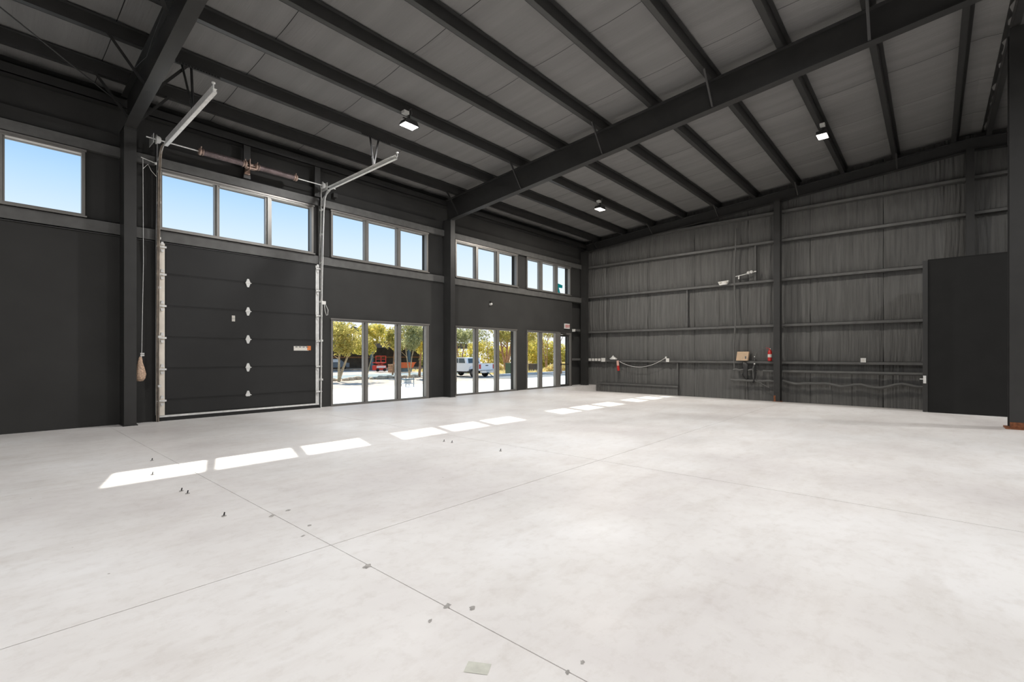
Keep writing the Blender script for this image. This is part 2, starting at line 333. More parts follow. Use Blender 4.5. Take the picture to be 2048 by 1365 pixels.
MB().box(4.235, 4.305, 13.026, 13.034, 2.405, 2.475).build('sticker', 'label_white', d1); MB().box(4.235, 4.305, 13.026, 13.034, 2.33, 2.40).build('sticker', 'label_white', d1)
# lift tracks
def lift_track(side, x, yend, zend):
    t_ = thing('door_track', ('left' if side < 0 else 'right')+' galvanised lift track of the overhead door with its long horizontal rail', 'track', (x, 12.95, 0))
    vt = [(x, 12.96, 0), (x, 12.94, 1.5), (x, 12.90, 3.5), (x, 12.80, 5.5), (x, 12.76, 5.72)]
    arc = [(x, 12.76-.30*(1-math.cos(a)), 5.72+.34*math.sin(a)) for a in [PI/2*i/8 for i in range(1, 9)]]
    mb = MB(); pts = vt+arc
    for p, q in zip(pts, pts[1:]): mb.bar(p, q, .012, .055, up=(0, 1, 0)); mb.bar(Vector(p)+Vector((side*.018, .025, 0)), Vector(q)+Vector((side*.018, .025, 0)), .036, .006, up=(0, 1, 0))
    mb.build('curved_track', 'galv' if side > 0 else 'tan_track', t_)
    y0 = arc[-1][1]; z0 = 6.06
    mb = MB().box(x-.006, x+.006, yend, y0, z0-.03, z0+.035).bar((x+.03*-side, y0, z0-.03), (x+.03*-side, yend, z0-.03+zend-6.06), .06, .006).bar((x+.03*-side, y0, z0+.035), (x+.03*-side, yend, z0+.035), .06, .006)
    mb.build('horizontal_rail', 'galv', t_)
    mb = MB().box(x-.05*side-.04, x-.05*side+.04, yend+.1, y0, z0+.04, z0+.046).box(x-.004, x+.004, yend+.06, y0-.1, z0+.04, z0+.10); mb.build('stiffener_angle', 'galv', t_)
    MB().box(x+side*.006, x+side*.04, 13.0, 13.09, 0, 6.25).box(x+side*.006, x+side*.012, 12.95, 13.05, 0, 6.25).build('wall_angle', 'galv_dark' if side < 0 else 'galv', t_)
    for z in (.8, 1.9, 3.0, 4.1, 4.9, 5.6):
        yy = 12.95-.03*(z/4)**2
        MB().box(x-.015, x+.035, min(yy, 12.9), 13.02, z-.025, z+.025).build('bracket', 'galv', t_)
    MB().bar((x+side*.01, 13.0, 5.85), (x+side*.01, 12.45, 6.04), .006, .05).build('brace', 'galv', t_)
    MB().tube([(x, yend-.01, z0+.03), (x, yend-.01, z0+.11)], .012, 8).lathe([(0, .13), (.03, .13), (.03, .15), (0, .15)], (x, yend-.01, z0-.02), 8).build('end_stop', 'galv', t_)
    return t_
tl = lift_track(-1, 2.725, 9.28, 6.06); tr_ = lift_track(1, 6.49, 9.30, 6.06)
def hanger(label, bar, s1, s2, foot):
    t_ = thing('rail_hanger', label, 'bracket', foot)
    (a, b2, y, z) = bar
    mb = MB().box(a, b2, y-.03, y-.025, z-.055, z).box(a, b2, y-.03, y+.03, z-.005, z); mb.build('top_angle', 'galv_dark', t_)
    mb = MB(); nh = int((b2-a)/.05)
    for i in range(nh): mb.box(a+.015+i*.05, a+.035+i*.05, y-.0325, y-.0305, z-.042, z-.018)
    o = mb.build('slot', 'dark_gap', t_); o['kind'] = 'stuff'
    for s_ in (s1, s2): MB().bar((s_, y, z-.02), foot, .045, .006).bar((s_, y, z-.02), foot, .006, .045).build('strut', 'galv_dark', t_)
hanger('perforated angle hanger carrying the right lift rail from a purlin', (6.52, 7.38, 10.9, 7.17), 6.78, 7.03, (6.47, 10.24, 6.10))
hanger('perforated angle hanger carrying the left lift rail beside the first rafter', (2.55, 3.32, 10.9, 7.17), 2.66, 2.82, (2.75, 10.5, 6.10))
# torsion spring assembly
t_ = thing('torsion_spring_shaft', 'steel torsion shaft with two long dark springs above the overhead door', 'door spring', (4.55, 12.68, 6.2))
MB().tube([(2.45, 12.68, 6.2), (6.78, 12.68, 6.2)], .014, 10).build('shaft', 'galv', t_)
for a, b2 in ((3.50, 4.38), (4.72, 5.62)):
    prof = []; n_ = int((b2-a)/.02)
    for i in range(n_+1):
        x = a+(b2-a)*i/n_; prof += [(.062, x-.007), (.072, x), (.062, x+.007)]
    sp = MB().lathe(prof, (0, 12.68, 6.2), 20, 'x').build('spring', 'spring', t_)
    for xx, s_ in ((a-.03, 1), (b2+.03, -1)):
        MB().lathe([(.02, -.05*s_), (.07, -.045*s_), (.085, -.02*s_), (.085, 0), (.055, .005*s_), (.06, .03*s_), (.085, .035*s_), (.075, .05*s_)], (xx, 12.68, 6.2), 16, 'x').tube([(xx, 12.68, 6.2), (xx, 12.63, 6.31)], .012, 6).build('winding_cone', 'spring_red', sp)
MB().box(4.50, 4.512, 12.6, 12.98, 6.08, 6.33).box(4.50, 4.62, 12.93, 12.98, 6.05, 6.36).lathe([(.0, -.05), (.045, -.05), (.045, .05), (.0, .05)], (4.55, 12.68, 6.2), 14, 'x').box(4.44, 4.66, 12.62, 12.74, 6.11, 6.13).build('centre_bracket', 'spring_red', t_)
for x, s_ in ((2.66, 1), (6.42, -1)):
    MB().lathe([(.02, -.04), (.10, -.04), (.10, -.028), (.082, -.024), (.072, .03), (.05, .05), (.02, .05)], (x, 12.68, 6.2), 24, 'x').build('cable_drum', 'galv', t_)
    MB().box(x-s_*.09-.004, x-s_*.09+.004, 12.62, 13.02, 6.1, 6.3).build('bearing_plate', 'galv', t_)
    MB().tube([(x, 12.75, 6.2), (x+.02, 12.95, 4.2), (x+.02, 12.99, .15)], .003, 5).build('lift_cable', 'galv', t_)
t_ = thing('junction_box', 'small grey junction box high on the wall right of the cable drum', 'box', (6.95, 13.0, 6.08))
MB().box(6.90, 7.01, 13.0, 13.16, 6.08, 6.2).build('body', 'drywall', t_); MB().box(6.895, 7.015, 12.992, 13.0, 6.075, 6.205).build('cover', 'steel', t_)
# photo eye / switch box with looped cord on right track
t_ = thing('limit_switch', 'small white switch box with a looped cord on the right lift track', 'switch', (6.53, 12.95, 2.95))
MB().box(6.50, 6.62, 12.92, 13.0, 2.93, 3.02).build('box', 'white', t_)
MB().tube([(6.58, 12.93, 2.93), (6.60, 12.93, 2.75), (6.64, 12.93, 2.62), (6.68, 12.93, 2.64), (6.69, 12.93, 2.78), (6.62, 12.93, 2.92)], .007, 6).build('cord', 'white', t_)
# hand chain bundled in a bag
t_ = thing('hand_chain', 'long thin pull chain hanging beside the first column with a bagged bundle at its end', 'chain', (2.42, 12.85, .93))
MB().bar((2.40, 12.9, 5.80), (2.68, 12.9, 5.74), .015, .015).lathe([(0, -.02), (.03, -.02), (.03, .02), (0, .02)], (2.66, 12.9, 5.74), 10, 'x').build('chain_arm', 'galv', t_)
MB().tube([(2.43, 12.88, 5.78), (2.435, 12.86, 3.5), (2.40, 12.82, 1.62), (2.39, 12.8, 1.42)], .006, 5).build('chain', 'galv', t_)
MB().tube([(2.43, 12.88, 5.55), (2.52, 12.88, 5.68), (2.58, 12.88, 5.55), (2.68, 12.9, 5.45)], .006, 5).build('slack_cord', 'galv', t_)
mb = MB(); prof = [(.012, 1.46), (.03, 1.43), (.05, 1.33), (.085, 1.2), (.105, 1.08), (.095, .99), (.05, .93), (.0, .925)]
mb.lathe(prof, (0, 0, 0), 16); mb.v = [(2.37+p[0]*(1+.25*noise.noise(Vector(p)*9)), 12.8+p[1]*.7*(1+.3*noise.noise(Vector(p)*8)), p[2]) for p in mb.v]
mb.build('bag', 'bag', t_)
MB().box(2.37, 2.44, 12.79, 12.795, 1.47, 1.50).box(2.37, 2.44, 12.79, 12.795, 1.51, 1.54).build('tag', 'white', t_)

# ------------------------------------------------------------------ frames
def zt(y): return 7.24+.0833*(10.08-abs(y-RIDGE)-RIDGE)          # rafter top = purlin underside
def zb(y): return 7.2-.092*(abs(y-RIDGE)+RIDGE-2.67)             # rafter bottom
def flange(mb, x0, x1, y0, y1, zf, th, up=1):
    for a, b2 in ((y0, RIDGE), (RIDGE, y1)):
        lo, hi = min(a, b2), max(a, b2)
        vv = [(x, y, zf(y)+d) for d in (0, th*up) for y in (lo, hi) for x in (x0, x1)]
        mb.add(vv, [(0, 2, 3, 1), (4, 5, 7, 6), (0, 1, 5, 4), (2, 6, 7, 3), (0, 4, 6, 2), (1, 3, 7, 5)])
    return mb
def web(mb, x, y0, y1, f0, f1, th=.01):
    for a, b2 in ((y0, RIDGE), (RIDGE, y1)):
        lo, hi = min(a, b2), max(a, b2)
        mb.prism([(lo, f0(lo)), (hi, f0(hi)), (hi, f1(hi)), (lo, f1(lo))], 'x', x-th/2, x+th/2)
    return mb
PY = [12.33-1.43*k for k in range(10)]          # purlin lines on this slope: 12.33 ... -.54
def rafter(x, label, yend, braces, side=-1, zbf=zb, wd=.21):
    r = thing('roof_rafter', label, 'beam', (x, 0, 6.5))
    web(MB(), x, -14.6, yend, lambda y: zbf(y)+.012, lambda y: zt(y)-.012).build('web', 'steel', r)
    flange(MB(), x-wd/2, x+wd/2, -14.6, yend, zbf, .014).build('bottom_flange', 'steel', r)
    flange(MB(), x-wd/2, x+wd/2, -14.6, yend, zt, .014, -1).build('top_flange', 'steel', r)
    for y in braces:
        for s_ in side if isinstance(side, tuple) else (side,):
            MB().bar((x+s_*(wd/2-.02), y, zbf(y)+.03), (x+s_*.62, y, zt(y)+.015), .05, .006).bar((x+s_*(wd/2-.02), y-.02, zbf(y)+.03), (x+s_*.62, y-.02, zt(y)+.015), .006, .05).build('flange_brace', 'steel', r)
    return r
BR = [12.33, 9.47, 6.61, 3.75, .89]
r1 = rafter(2.17, 'deep black steel rafter overhead at the left, ending on the first wall column', 12.9, [12.33, 10.9, 8.04], (-1, 1))
r2 = rafter(11.2, 'long black steel rafter crossing the middle of the roof', 13.0, BR, (-1, 1))
zb_end = lambda y: zt(y)-.38
r3 = rafter(20.33, 'shallow black steel rafter along the top of the insulated end wall', 13.0, BR, -1, zb_end, .2)
# wall columns
def column(x0, x1, yf, z0, z1, label, yw=13.1):
    c = thing('steel_column', label, 'column', ((x0+x1)/2, (yf+yw)/2, z0))
    MB().box(x0, x1, yf, yf+.014, z0, z1).build('flange', 'steel', c)
    MB().box((x0+x1)/2-.006, (x0+x1)/2+.006, yf+.014, yw-.012, z0, z1).build('web', 'steel', c)
    MB().box(x0, x1, yw-.012, yw-.001, z0, z1).build('flange', 'steel', c)
    MB().box(x0, x0+.008, yf+.014, yw-.012, z0, z1).build('side_plate', 'steel', c)
    MB().box(x0-.02, x1+.02, yf-.02, yw-.001, z0, z0+.02).build('base_plate', 'steel', c)
    MB().box(x0, x1, yf-.012, yw-.001, z1-.02, z1+.02).build('cap_plate', 'steel', c)
    return c
column(2.07, 2.28, 12.65, 0, 6.27, 'black steel wall column left of the overhead door')
column(11.1, 11.3, 12.7, 0, 6.27, 'black steel wall column in the middle of the window wall')
column(19.95, 20.17, 12.78, 0, 6.6, 'black steel column in the far corner of the room')
def end_column(y0, y1, z0, z1, label, rust):
    c = thing('steel_column', label, 'column', (20.2, (y0+y1)/2, z0))
    MB().box(20.06, 20.072, y0, y1, z0, z1).build('flange', 'steel', c)
    MB().box(20.072, 20.36, (y0+y1)/2-.006, (y0+y1)/2+.006, z0, z1).build('web', 'steel', c)
    MB().box(20.36, 20.372, y0, y1, z0, z1).build('flange', 'steel', c)
    MB().box(20.02, 20.4, y0-.03, y1+.03, z0, z0+.02).build('base_plate', 'rust' if rust else 'steel', c)
    if rust: MB().box(20.054, 20.06, y1-.07, y1-.005, z0+.02, z0+.24).build('rust_patch', 'rust', c)
end_column(4.305, 4.52, fz(20.2)-.0, zb_end(4.4), 'slim black steel column in the middle of the end wall', True)
end_column(-.945, -.76, fz(20.2), zb_end(-.85), 'black steel column on the end wall above the boxed-in room', False)
c = thing('steel_column', 'broad black steel column at the right edge with a rusty foot', 'column', (14.0, -1.3, 0))
MB().box(13.85, 13.865, -1.48, -1.16, 0, zt(-1.3)-.02).build('flange', 'steel', c); MB().box(13.865, 14.2, -1.326, -1.314, 0, zt(-1.3)-.02).build('web', 'steel', c)
MB().box(14.2, 14.215, -1.48, -1.16, 0, zt(-1.3)-.02).build('flange', 'steel', c); MB().box(13.80, 14.26, -1.53, -1.10, 0, .025).build('base_plate', 'rust', c)
MB().box(13.842, 13.85, -1.45, -1.165, .025, .14).build('rust_patch', 'rust', c)

# ------------------------------------------------------------------ purlins
ordn = ['first', 'second', 'third', 'fourth', 'fifth', 'sixth', 'seventh', 'eighth', 'ninth', 'tenth']
def purlin(y, label, s_=-1):
    z0 = zt(y); z1 = z0+.235; mb = MB(); d = s_
    # Z section: bottom flange towards the eave, web facing the ridge
    mb.box(X0, XE, min(y, y-d*.115), max(y, y-d*.115), z0, z0+.006); mb.box(X0, XE, y-.004, y+.004, z0, z1)
    mb.box(X0, XE, min(y, y+d*.08), max(y, y+d*.08), z1-.006, z1)
    mb.bar((X0, y-d*.115, z0+.012), (XE, y-d*.115, z0+.012), .006, .03)
    return single(mb, 'roof_purlin', 'steel', label, 'purlin', 'roof purlins')
for k, y in enumerate(PY): purlin(y, 'black roof purlin, %s one counted from the window wall' % ordn[k])
for k, y in enumerate([-1.2-1.43*k for k in range(9)]):
    purlin(y, 'black roof purlin beyond the ridge, %s one from it' % ordn[k], 1)

# ------------------------------------------------------------------ roof insulation
struct_ceil = struct(flange(MB(), X0-.2, XE+.3, YB-.2, 13.5, lambda y: zt(y)+.34, .06).build('ceiling', 'dark_gap'))
edges = [X0, -6.92, -4.77, -2.62, -.47, 1.68, 3.83, 5.98, 8.13, 10.28, 12.43, 14.58, 16.73, 18.88, XE+.1]
def roof_strip(x0, x1, y0, y1):
    mb = MB(); nx = 12; ny = max(8, int(abs(y1-y0)/.14)); vv = []; ff = []
    for j in range(ny+1):
        y = y0+(y1-y0)*j/ny; ph = ((y-PY[0])/1.43) % 1.0; sag = .035*math.sin(PI*ph)**.7 if 0 < ph < 1 else 0
        for i in range(nx+1):
            u = i/nx; x = x0+.006+(x1-x0-.012)*u+.012*noise.noise(Vector((x0 if u < .5 else x1, y*.8, 3)))*(1 if u in (0, 1) else .3)
            ed = .022*(max(0, 1-u*9)+max(0, 1-(1-u)*9))
            wr = .010*noise.noise(Vector((x*3.3, y*.35, 1.7)))+.005*noise.noise(Vector((x*9, y*.5, 5)))
            vv.append((x, y, zt(y)+.262-sag+wr+ed))
    for j in range(ny):
        for i in range(nx): k = j*(nx+1)+i; ff.append((k, k+nx+1, k+nx+2, k+1))
    mb.add(vv, ff, True); return mb.build('insulation_blanket', 'insul_roof', struct_ceil, fix=False)
for a, b2 in zip(edges, edges[1:]):
    roof_strip(a, b2, RIDGE, 13.3); roof_strip(a, b2, YB-.1, RIDGE)

# ------------------------------------------------------------------ end wall (right in view) and hidden walls
wall_right = struct(MB().box(XE+.12, XE+.3, YB, 13.4, -.6, 8.7).build('wall_right', 'dark_gap'))
GZ = [1.20, 2.62, 4.36, 5.86, 6.96]
wedges = [13.3, 12.02, 9.87, 7.72, 5.57, 3.42, 1.27, -.88, -3.03, -5.18, -7.33, -9.48, -11.63, YB]
def wall_strip(ya, yb_, k):
    ny, nz_ = 96, 36; vv = []; ff = []; top = 8.36
    for j in range(nz_+1):
        z = -.42+(top+.42)*j/nz_
        gd = min(abs(z-g) for g in GZ); puff = .05*min(1, gd/.5)
        for i in range(ny+1):
            u = i/ny; y = ya+(yb_-ya)*u; ed = -.035*(max(0, 1-u*14)+max(0, 1-(1-u)*14))
            seg = sum(z > g for g in GZ)
            a1 = noise.noise(Vector((y*2.2+.35*math.sin(z*1.1), z*.22+seg*3, k))); a2 = noise.noise(Vector((y*20+1.2*noise.noise(Vector((y, z*1.3, 7))), z*.45+seg*5, 2)))
            amp = max(0, a1+.25)
            vv.append((XE+.03-puff-.016*a1-.05*amp*a2-.008*a2+abs(ed), y+.015*noise.noise(Vector((z*1.2, k, 9)))*(u in (0, 1)), z))
    for j in range(nz_):
        for i in range(ny): q = j*(ny+1)+i; ff.append((q, q+1, q+ny+2, q+ny+1))
    return MB().add(vv, ff, True).build('insulation_blanket', 'insul_wall', wall_right, fix=False)
for k, (a, b2) in enumerate(zip(wedges, wedges[1:])): wall_strip(a-.006, b2+.006, k)
def end_girt(z, y0, y1, label, x=20.38, ht=.19):
    mb = MB().box(x, XE+.05, y0, y1, z, z+.01).box(x, x+.01, y0, y1, z-.09, z+.01).box(x+.01, XE+.05, y0, y1, z-.09, z-.08)
    return single(mb, 'wall_girt', 'steel_low', label, 'girt')
gn = ['lowest full-length', 'second', 'third', 'fourth', 'topmost']
for k, z in enumerate(GZ):
    end_girt(z+.05, 4.5, 13.1, '%s girt of the end wall, left of its middle column' % gn[k])
    end_girt(z+.05, -14.6, 4.31, '%s girt of the end wall, right of its middle column' % gn[k])
end_girt(.15, 8.35, 12.27, 'short low girt near the floor of the end wall, left part')
# boards, flaps and a vertical stud of the end wall
single(MB().box(20.44, 20.47, 8.37, 12.27, -.31, .07), 'liner_board', 'insul_wall', 'low dark liner board under the short girt of the end wall', 'board')
for y, z0, z1, lb in ((7.95, 2.68, 4.34, 'between second and third girt'), (8.37, -.3, 1.18, 'at the floor beside the short low girt'), (5.23, 4.42, 5.86, 'beside the wall spotlight')):
    single(MB().box(20.46, 20.56, y, y+.06, z0, z1), 'blanket_batten', 'steel_low', 'narrow vertical batten on the end wall '+lb, 'batten')
# conduit risers
pts = [(20.40, 5.99+.03*math.sin(z*1.7)+(.05 if 1 < z < 3 else 0)*math.sin((z-1)*PI/2), z) for z in [.9+.15*i for i in range(39)]]
single(MB().tube(pts, .035, 10), 'conduit', 'conduit', 'black vertical conduit up the end wall beside the cardboard box', 'pipe')
def wavy(y0, y1, z, lb, amp=.03, r=.04, x=20.36, n_=22):
    pts = [(x, y0+(y1-y0)*i/n_, z+amp*noise.noise(Vector((i*.35, z*3, 2)))*2) for i in range(n_+1)]
    return single(MB().tube(pts, r, 10), 'conduit', 'conduit', lb, 'pipe')
wavy(4.28, .2, .87, 'upper horizontal pipe right of the middle column', .0, .055)
wavy(4.28, .2, .46, 'wavy lower pipe right of the middle column', .06, .048)
wavy(6.05, 5.15, .90, 'short sagging pipe under the cardboard box', .03, .04)
wavy(6.15, 4.55, .48, 'low pipe left of the middle column', .01, .045)
wavy(4.95, 4.55, .87, 'stub of pipe beside the middle column under the extinguisher', .0, .04)
# dangling black cables
t_ = thing('cable_bundle', 'tangle of black cables and hose hanging under the fire extinguisher', 'cable', (20.3, 4.95, .4))
MB().tube([(20.35, 4.88, 1.72), (20.3, 5.1, 1.68), (20.3, 5.22, 1.5), (20.3, 5.25, 1.22)], .013, 6).build('hose', 'conduit', t_)
MB().tube([(20.3, 5.24, 1.12), (20.28, 5.3, .95), (20.27, 5.28, .6), (20.27, 5.2, .47)], .022, 6).build('cable', 'conduit', t_)
MB().tube([(20.27, 5.22, 1.1), (20.27, 5.2, .8), (20.27, 5.26, .45), (20.27, 5.3, .4)], .03, 6).build('cable', 'black_rubber', t_)
MB().tube([(20.27, 5.26, .5), (20.25, 5.05, .42), (20.22, 4.7, .22)], .016, 6).build('cable', 'conduit', t_)
MB().lathe([(0, -.03), (.03, -.02), (.03, .02), (0, .03)], (20.3, 5.245, 1.14), 8).build('coupling', 'white', t_)
MB().lathe([(0, -.02), (.02, -.015), (.02, .015), (0, .02)], (20.3, 5.245, 1.42), 8).build('coupling', 'white', t_)
# rag / gloves behind
mb = MB().lathe([(0, 0), (.05, .03), (.07, .2), (.06, .35), (.1, .6), (.05, .72), (0, .74)], (20.35, 5.6, .5), 10)
mb.v = [(p[0]-.05*noise.noise(Vector(p)*6), p[1]+.12*noise.noise(Vector(p)*5), p[2]) for p in mb.v]
single(mb, 'draped_rag', 'steel', 'dark crumpled cloth hanging over the pipes under the cardboard box', 'cloth')
# cardboard box
t_ = thing('cardboard_box', 'small tan cardboard box tilted on the girt of the end wall', 'box', (20.3, 5.72, 1.26))
mb = MB(); mb.add([(20.30+dx+sk*.06, 5.50+dy-sk*.03, 1.265+dz) for dz, sk in ((0, 0), (.36, 1)) for dx, dy in ((0, 0), (0, .43), (.16, .43), (.16, 0))],
       [(0, 1, 2, 3), (4, 5, 6, 7), (0, 1, 5, 4), (1, 2, 6, 5), (2, 3, 7, 6), (3, 0, 4, 7)]); mb.build('carton', 'card', t_)
MB().bar((20.298, 5.71, 1.28), (20.32, 5.70, 1.42), .012, .004, up=(0, 1, 0)).build('tape', 'label_white', t_)
MB().add([(20.310, 5.55, 1.34), (20.318, 5.55, 1.44), (20.318, 5.60, 1.44), (20.310, 5.60, 1.34)], [(0, 1, 2, 3)]).build('printed_mark', 'grey_print', t_)
# fire extinguisher
t_ = thing('fire_extinguisher', 'red fire extinguisher on the girt beside the middle column', 'extinguisher', (20.3, 4.68, 1.26))
MB().lathe([(0, 1.26), (.07, 1.265), (.075, 1.29), (.075, 1.60), (.06, 1.66), (.025, 1.69), (.022, 1.71), (0, 1.71)], (20.3, 4.70, 0), 18).build('cylinder', 'red', t_)
MB().lathe([(.0765, 1.40), (.0765, 1.52)], (20.3, 4.70, 0), 18).build('paper_label', 'label_white', t_)
MB().box(20.28, 20.32, 4.67, 4.73, 1.71, 1.745).bar((20.3, 4.72, 1.75), (20.26, 4.84, 1.78), .02, .01).bar((20.3, 4.72, 1.735), (20.26, 4.82, 1.72), .02, .01).build('valve', 'red', t_)
MB().lathe([(0, -.006), (.018, -.006), (.018, .006), (0, .006)], (20.27, 4.68, 1.725), 8, 'x').build('gauge', 'white', t_)
# outlets
def outlet(y, z, wd, ht, label, slots=1):
    t_ = thing('power_outlet', label, 'outlet', (20.37, y, z))
    MB().box(20.33, 20.38, y-wd/2, y+wd/2, z-ht/2, z+ht/2).build('box', 'white', t_)
    for i in range(slots):
        yy = y-wd/2+wd*(i+.5)/slots
        MB().box(20.324, 20.33, yy-.018, yy+.018, z-.035, z+.035).build('socket', 'label_white', t_)
for y, lb in ((12.82, 'outermost left'), (12.64, 'second from the left'), (12.46, 'third from the left'), (12.28, 'fourth from the left')):
    outlet(y, 1.255, .115, .12, 'small white outlet box in the corner row, '+lb)
outlet(12.06, 1.25, .20, .18, 'wider white double outlet box at the right end of the corner row', 2)
outlet(8.80, 1.26, .14, .16, 'white outlet on the girt where the hanging wire ends')
outlet(1.80, 1.31, .15, .15, 'lone white outlet on the girt right of the middle column')
t_ = thing('hanging_wire', 'thin white wire drooping between the plastic bag and an outlet', 'wire', (20.3, 10, .9))
MB().tube(catenary((20.31, 11.15, 1.18), (20.31, 8.86, 1.38), .34), .010, 6).build('wire', 'white', t_); MB().box(20.29, 20.33, 8.83, 8.89, 1.33, 1.42).build('plug', 'white', t_)
mb = MB().lathe([(0, 0), (.13, .01), (.15, .05), (.09, .10), (.04, .16), (.015, .2), (0, .2)], (20.36, 11.5, 1.26), 14)
mb.v = [(p[0]-.04*noise.noise(Vector(p)*7), 11.5+(p[1]-11.5)*1.3+.08*noise.noise(Vector(p)*6+Vector((3, 1, 0))), p[2]+.02*noise.noise(Vector(p)*11)) for p in mb.v]
single(mb, 'plastic_bag', 'galv', 'crumpled pale plastic bag lying on the girt near the corner', 'bag')
t_ = thing('safety_tag_roll', 'pink and red tube hanging from the girt beside the plastic bag', 'tube', (20.3, 11.22, .72))
MB().tube([(20.31, 11.20, .74), (20.31, 11.23, .98)], .062, 12).build('red_end', 'red', t_)
M['pink'] = mat('faded_pink', (.72, .45, .38), .6, var=.1)
MB().tube([(20.31, 11.23, .98), (20.31, 11.25, 1.22)], .06, 12).build('pink_sleeve', 'pink', t_)
# emergency light and twin spot
t_ = thing('emergency_light', 'white trapezoid emergency light unit on the third girt of the end wall', 'light', (20.33, 6.4, 4.38))
MB().prism([(6.20, 4.52), (6.62, 4.49), (6.55, 4.35), (6.28, 4.37)], 'x', 20.24, 20.37).build('housing', 'white', t_)
for y in (6.30, 6.52): MB().lathe([(0, -.02), (.045, -.02), (.05, .01), (0, .01)], (20.235, y, 4.45), 12, 'x').build('lamp_head', 'label_white', t_)
t_ = thing('twin_spotlight', 'white twin-headed spotlight on a thin arm above the third girt', 'light', (20.4, 5.5, 4.6))
MB().tube([(20.38, 5.97, 4.66), (20.38, 5.2, 4.78)], .016, 8).build('arm', 'galv', t_)
for y, z in ((5.47, 4.75), (5.36, 4.77)): MB().lathe([(0, -.06), (.055, -.05), (.062, .0), (.04, .04), (0, .05)], (20.32, y, z), 14, 'x').build('lamp_head', 'white', t_)
MB().box(20.34, 20.38, 5.82, 5.86, 4.54, 4.66).build('bracket', 'white', t_); MB().box(20.34, 20.38, 5.20, 5.28, 4.76, 4.80).build('bracket', 'white', t_)

# boxed-in room on the right
bx = thing('storage_room', 'tall plain black boxed-in room against the end wall', 'room', (18, -2.5, 0))
MB().box(16.55, 16.68, -6.5, .10, fz(16.5)-.0, 3.96).build('front_panel', 'room_board', bx)
MB().box(16.68, 20.0, .0, .10, -.35, 3.96).build('side_panel', 'room_board', bx)
MB().box(16.60, 20.0, -6.5, .10, 3.96, 4.0).build('top_panel', 'room_board', bx)
MB().box(16.53, 16.60, .10, .20, 0, 3.97).build('corner_post', 'steel', bx)
MB().box(16.50, 16.54, .13, .19, .75, .95).bar((16.52, .18, .86), (16.52, .26, .86), .03, .02).build('handle', 'galv', bx)
# back and near walls of the hall, behind the camera
struct(MB().box(X0-.25, XE+.3, YB-.2, YB, -.5, 7.6).build('wall_back', 'drywall')); struct(MB().box(X0-.25, X0, YB, 13.1, -.5, 8.5).build('wall_front', 'drywall'))

# ------------------------------------------------------------------ small things on the window wall
t_ = thing('exit_sign', 'white exit sign with red letters above the glass door', 'sign', (18.73, 13.05, 2.74))
MB().box(18.54, 18.92, 13.04, 13.10, 2.74, 2.98).build('sign_body', 'white', t_)
def glyph(mb, ch, x, z, s_, y0, y1):
    b_ = {'E': [(0, .2, 0, 1), (.2, .7, 0, .18), (.2, .6, .42, .58), (.2, .7, .82, 1)], 'I': [(.1, .3, 0, 1)], 'T': [(.25, .45, 0, .82), (0, .7, .82, 1)]}
    if ch == 'X':
        mb.prism([(x, z), (x+.2*s_, z), (x+.7*s_, z+s_), (x+.5*s_, z+s_)], 'y', y0, y1); mb.prism([(x+.5*s_, z), (x+.7*s_, z), (x+.2*s_, z+s_), (x, z+s_)], 'y', y0-.0005, y1); return
    for a, b2, c_, d in b_[ch]: mb.box(x+a*s_, x+b2*s_, y0, y1, z+c_*s_, z+d*s_)
for ch, x in zip('EXIT', (18.57, 18.67, 18.78, 18.83)):
    mb = MB(); glyph(mb, ch, x, 2.80, .12, 13.034, 13.04); mb.build('letter', 'red', t_)
t_ = thing('motion_sensor', 'small white motion sensor on the wall between high and low windows', 'sensor', (13.5, 13.05, 3.45))
MB().lathe([(0, -.05), (.04, -.045), (.05, 0), (.05, .05)], (13.5, 13.05, 3.5), 12, 'y').build('dome', 'white', t_); MB().box(13.47, 13.53, 13.03, 13.10, 3.53, 3.6).build('mount', 'steel', t_)
t_ = thing('corner_sensor', 'tiny white box on the short girt next to the exit sign', 'sensor', (19.3, 13.05, 2.62))
MB().box(19.24, 19.33, 13.0, 13.12, 2.62, 2.74).build('body', 'white', t_); MB().box(19.255, 19.315, 12.992, 13.0, 2.65, 2.71).build('lens', 'label_white', t_)
# teal lettering on the last high window
t_ = thing('window_decal', 'teal number-like emblem with a small dark vertical line of text on the last high window', 'decal', (18.4, 13.2, 4.4))
MB().prism([(18.06, 4.86), (18.52, 4.80), (18.50, 4.66), (18.22, 4.66), (18.34, 4.40), (18.20, 4.40), (18.06, 4.62)], 'y', 13.18, 13.19).build('emblem', 'teal', t_)
mb = MB()
for k in range(5): mb.box(18.72, 18.79, 13.18, 13.185, 4.42+k*.08, 4.47+k*.08)
mb.build('vertical_text', 'grey_print', t_)['kind'] = 'stuff'
# yellow glove-like cover outside the first low window
mb = MB().lathe([(0, .42), (.06, .42), (.12, .55), (.12, .8), (.06, .98), (.02, 1.05), (0, 1.05)], (6.98, 13.5, 0), 12)
mb.v = [(p[0]+.03*noise.noise(Vector(p)*5), p[1], p[2]) for p in mb.v]
t_ = thing('bollard_cover', 'yellow padded cover hanging outside at the left edge of the first low window', 'cover', (6.98, 13.5, .42)); mb.build('cover', 'yellow', t_)
MB().tube([(6.98, 13.5, 1.05), (6.95, 13.42, 1.22)], .03, 8).build('strap', 'black_rubber', t_)

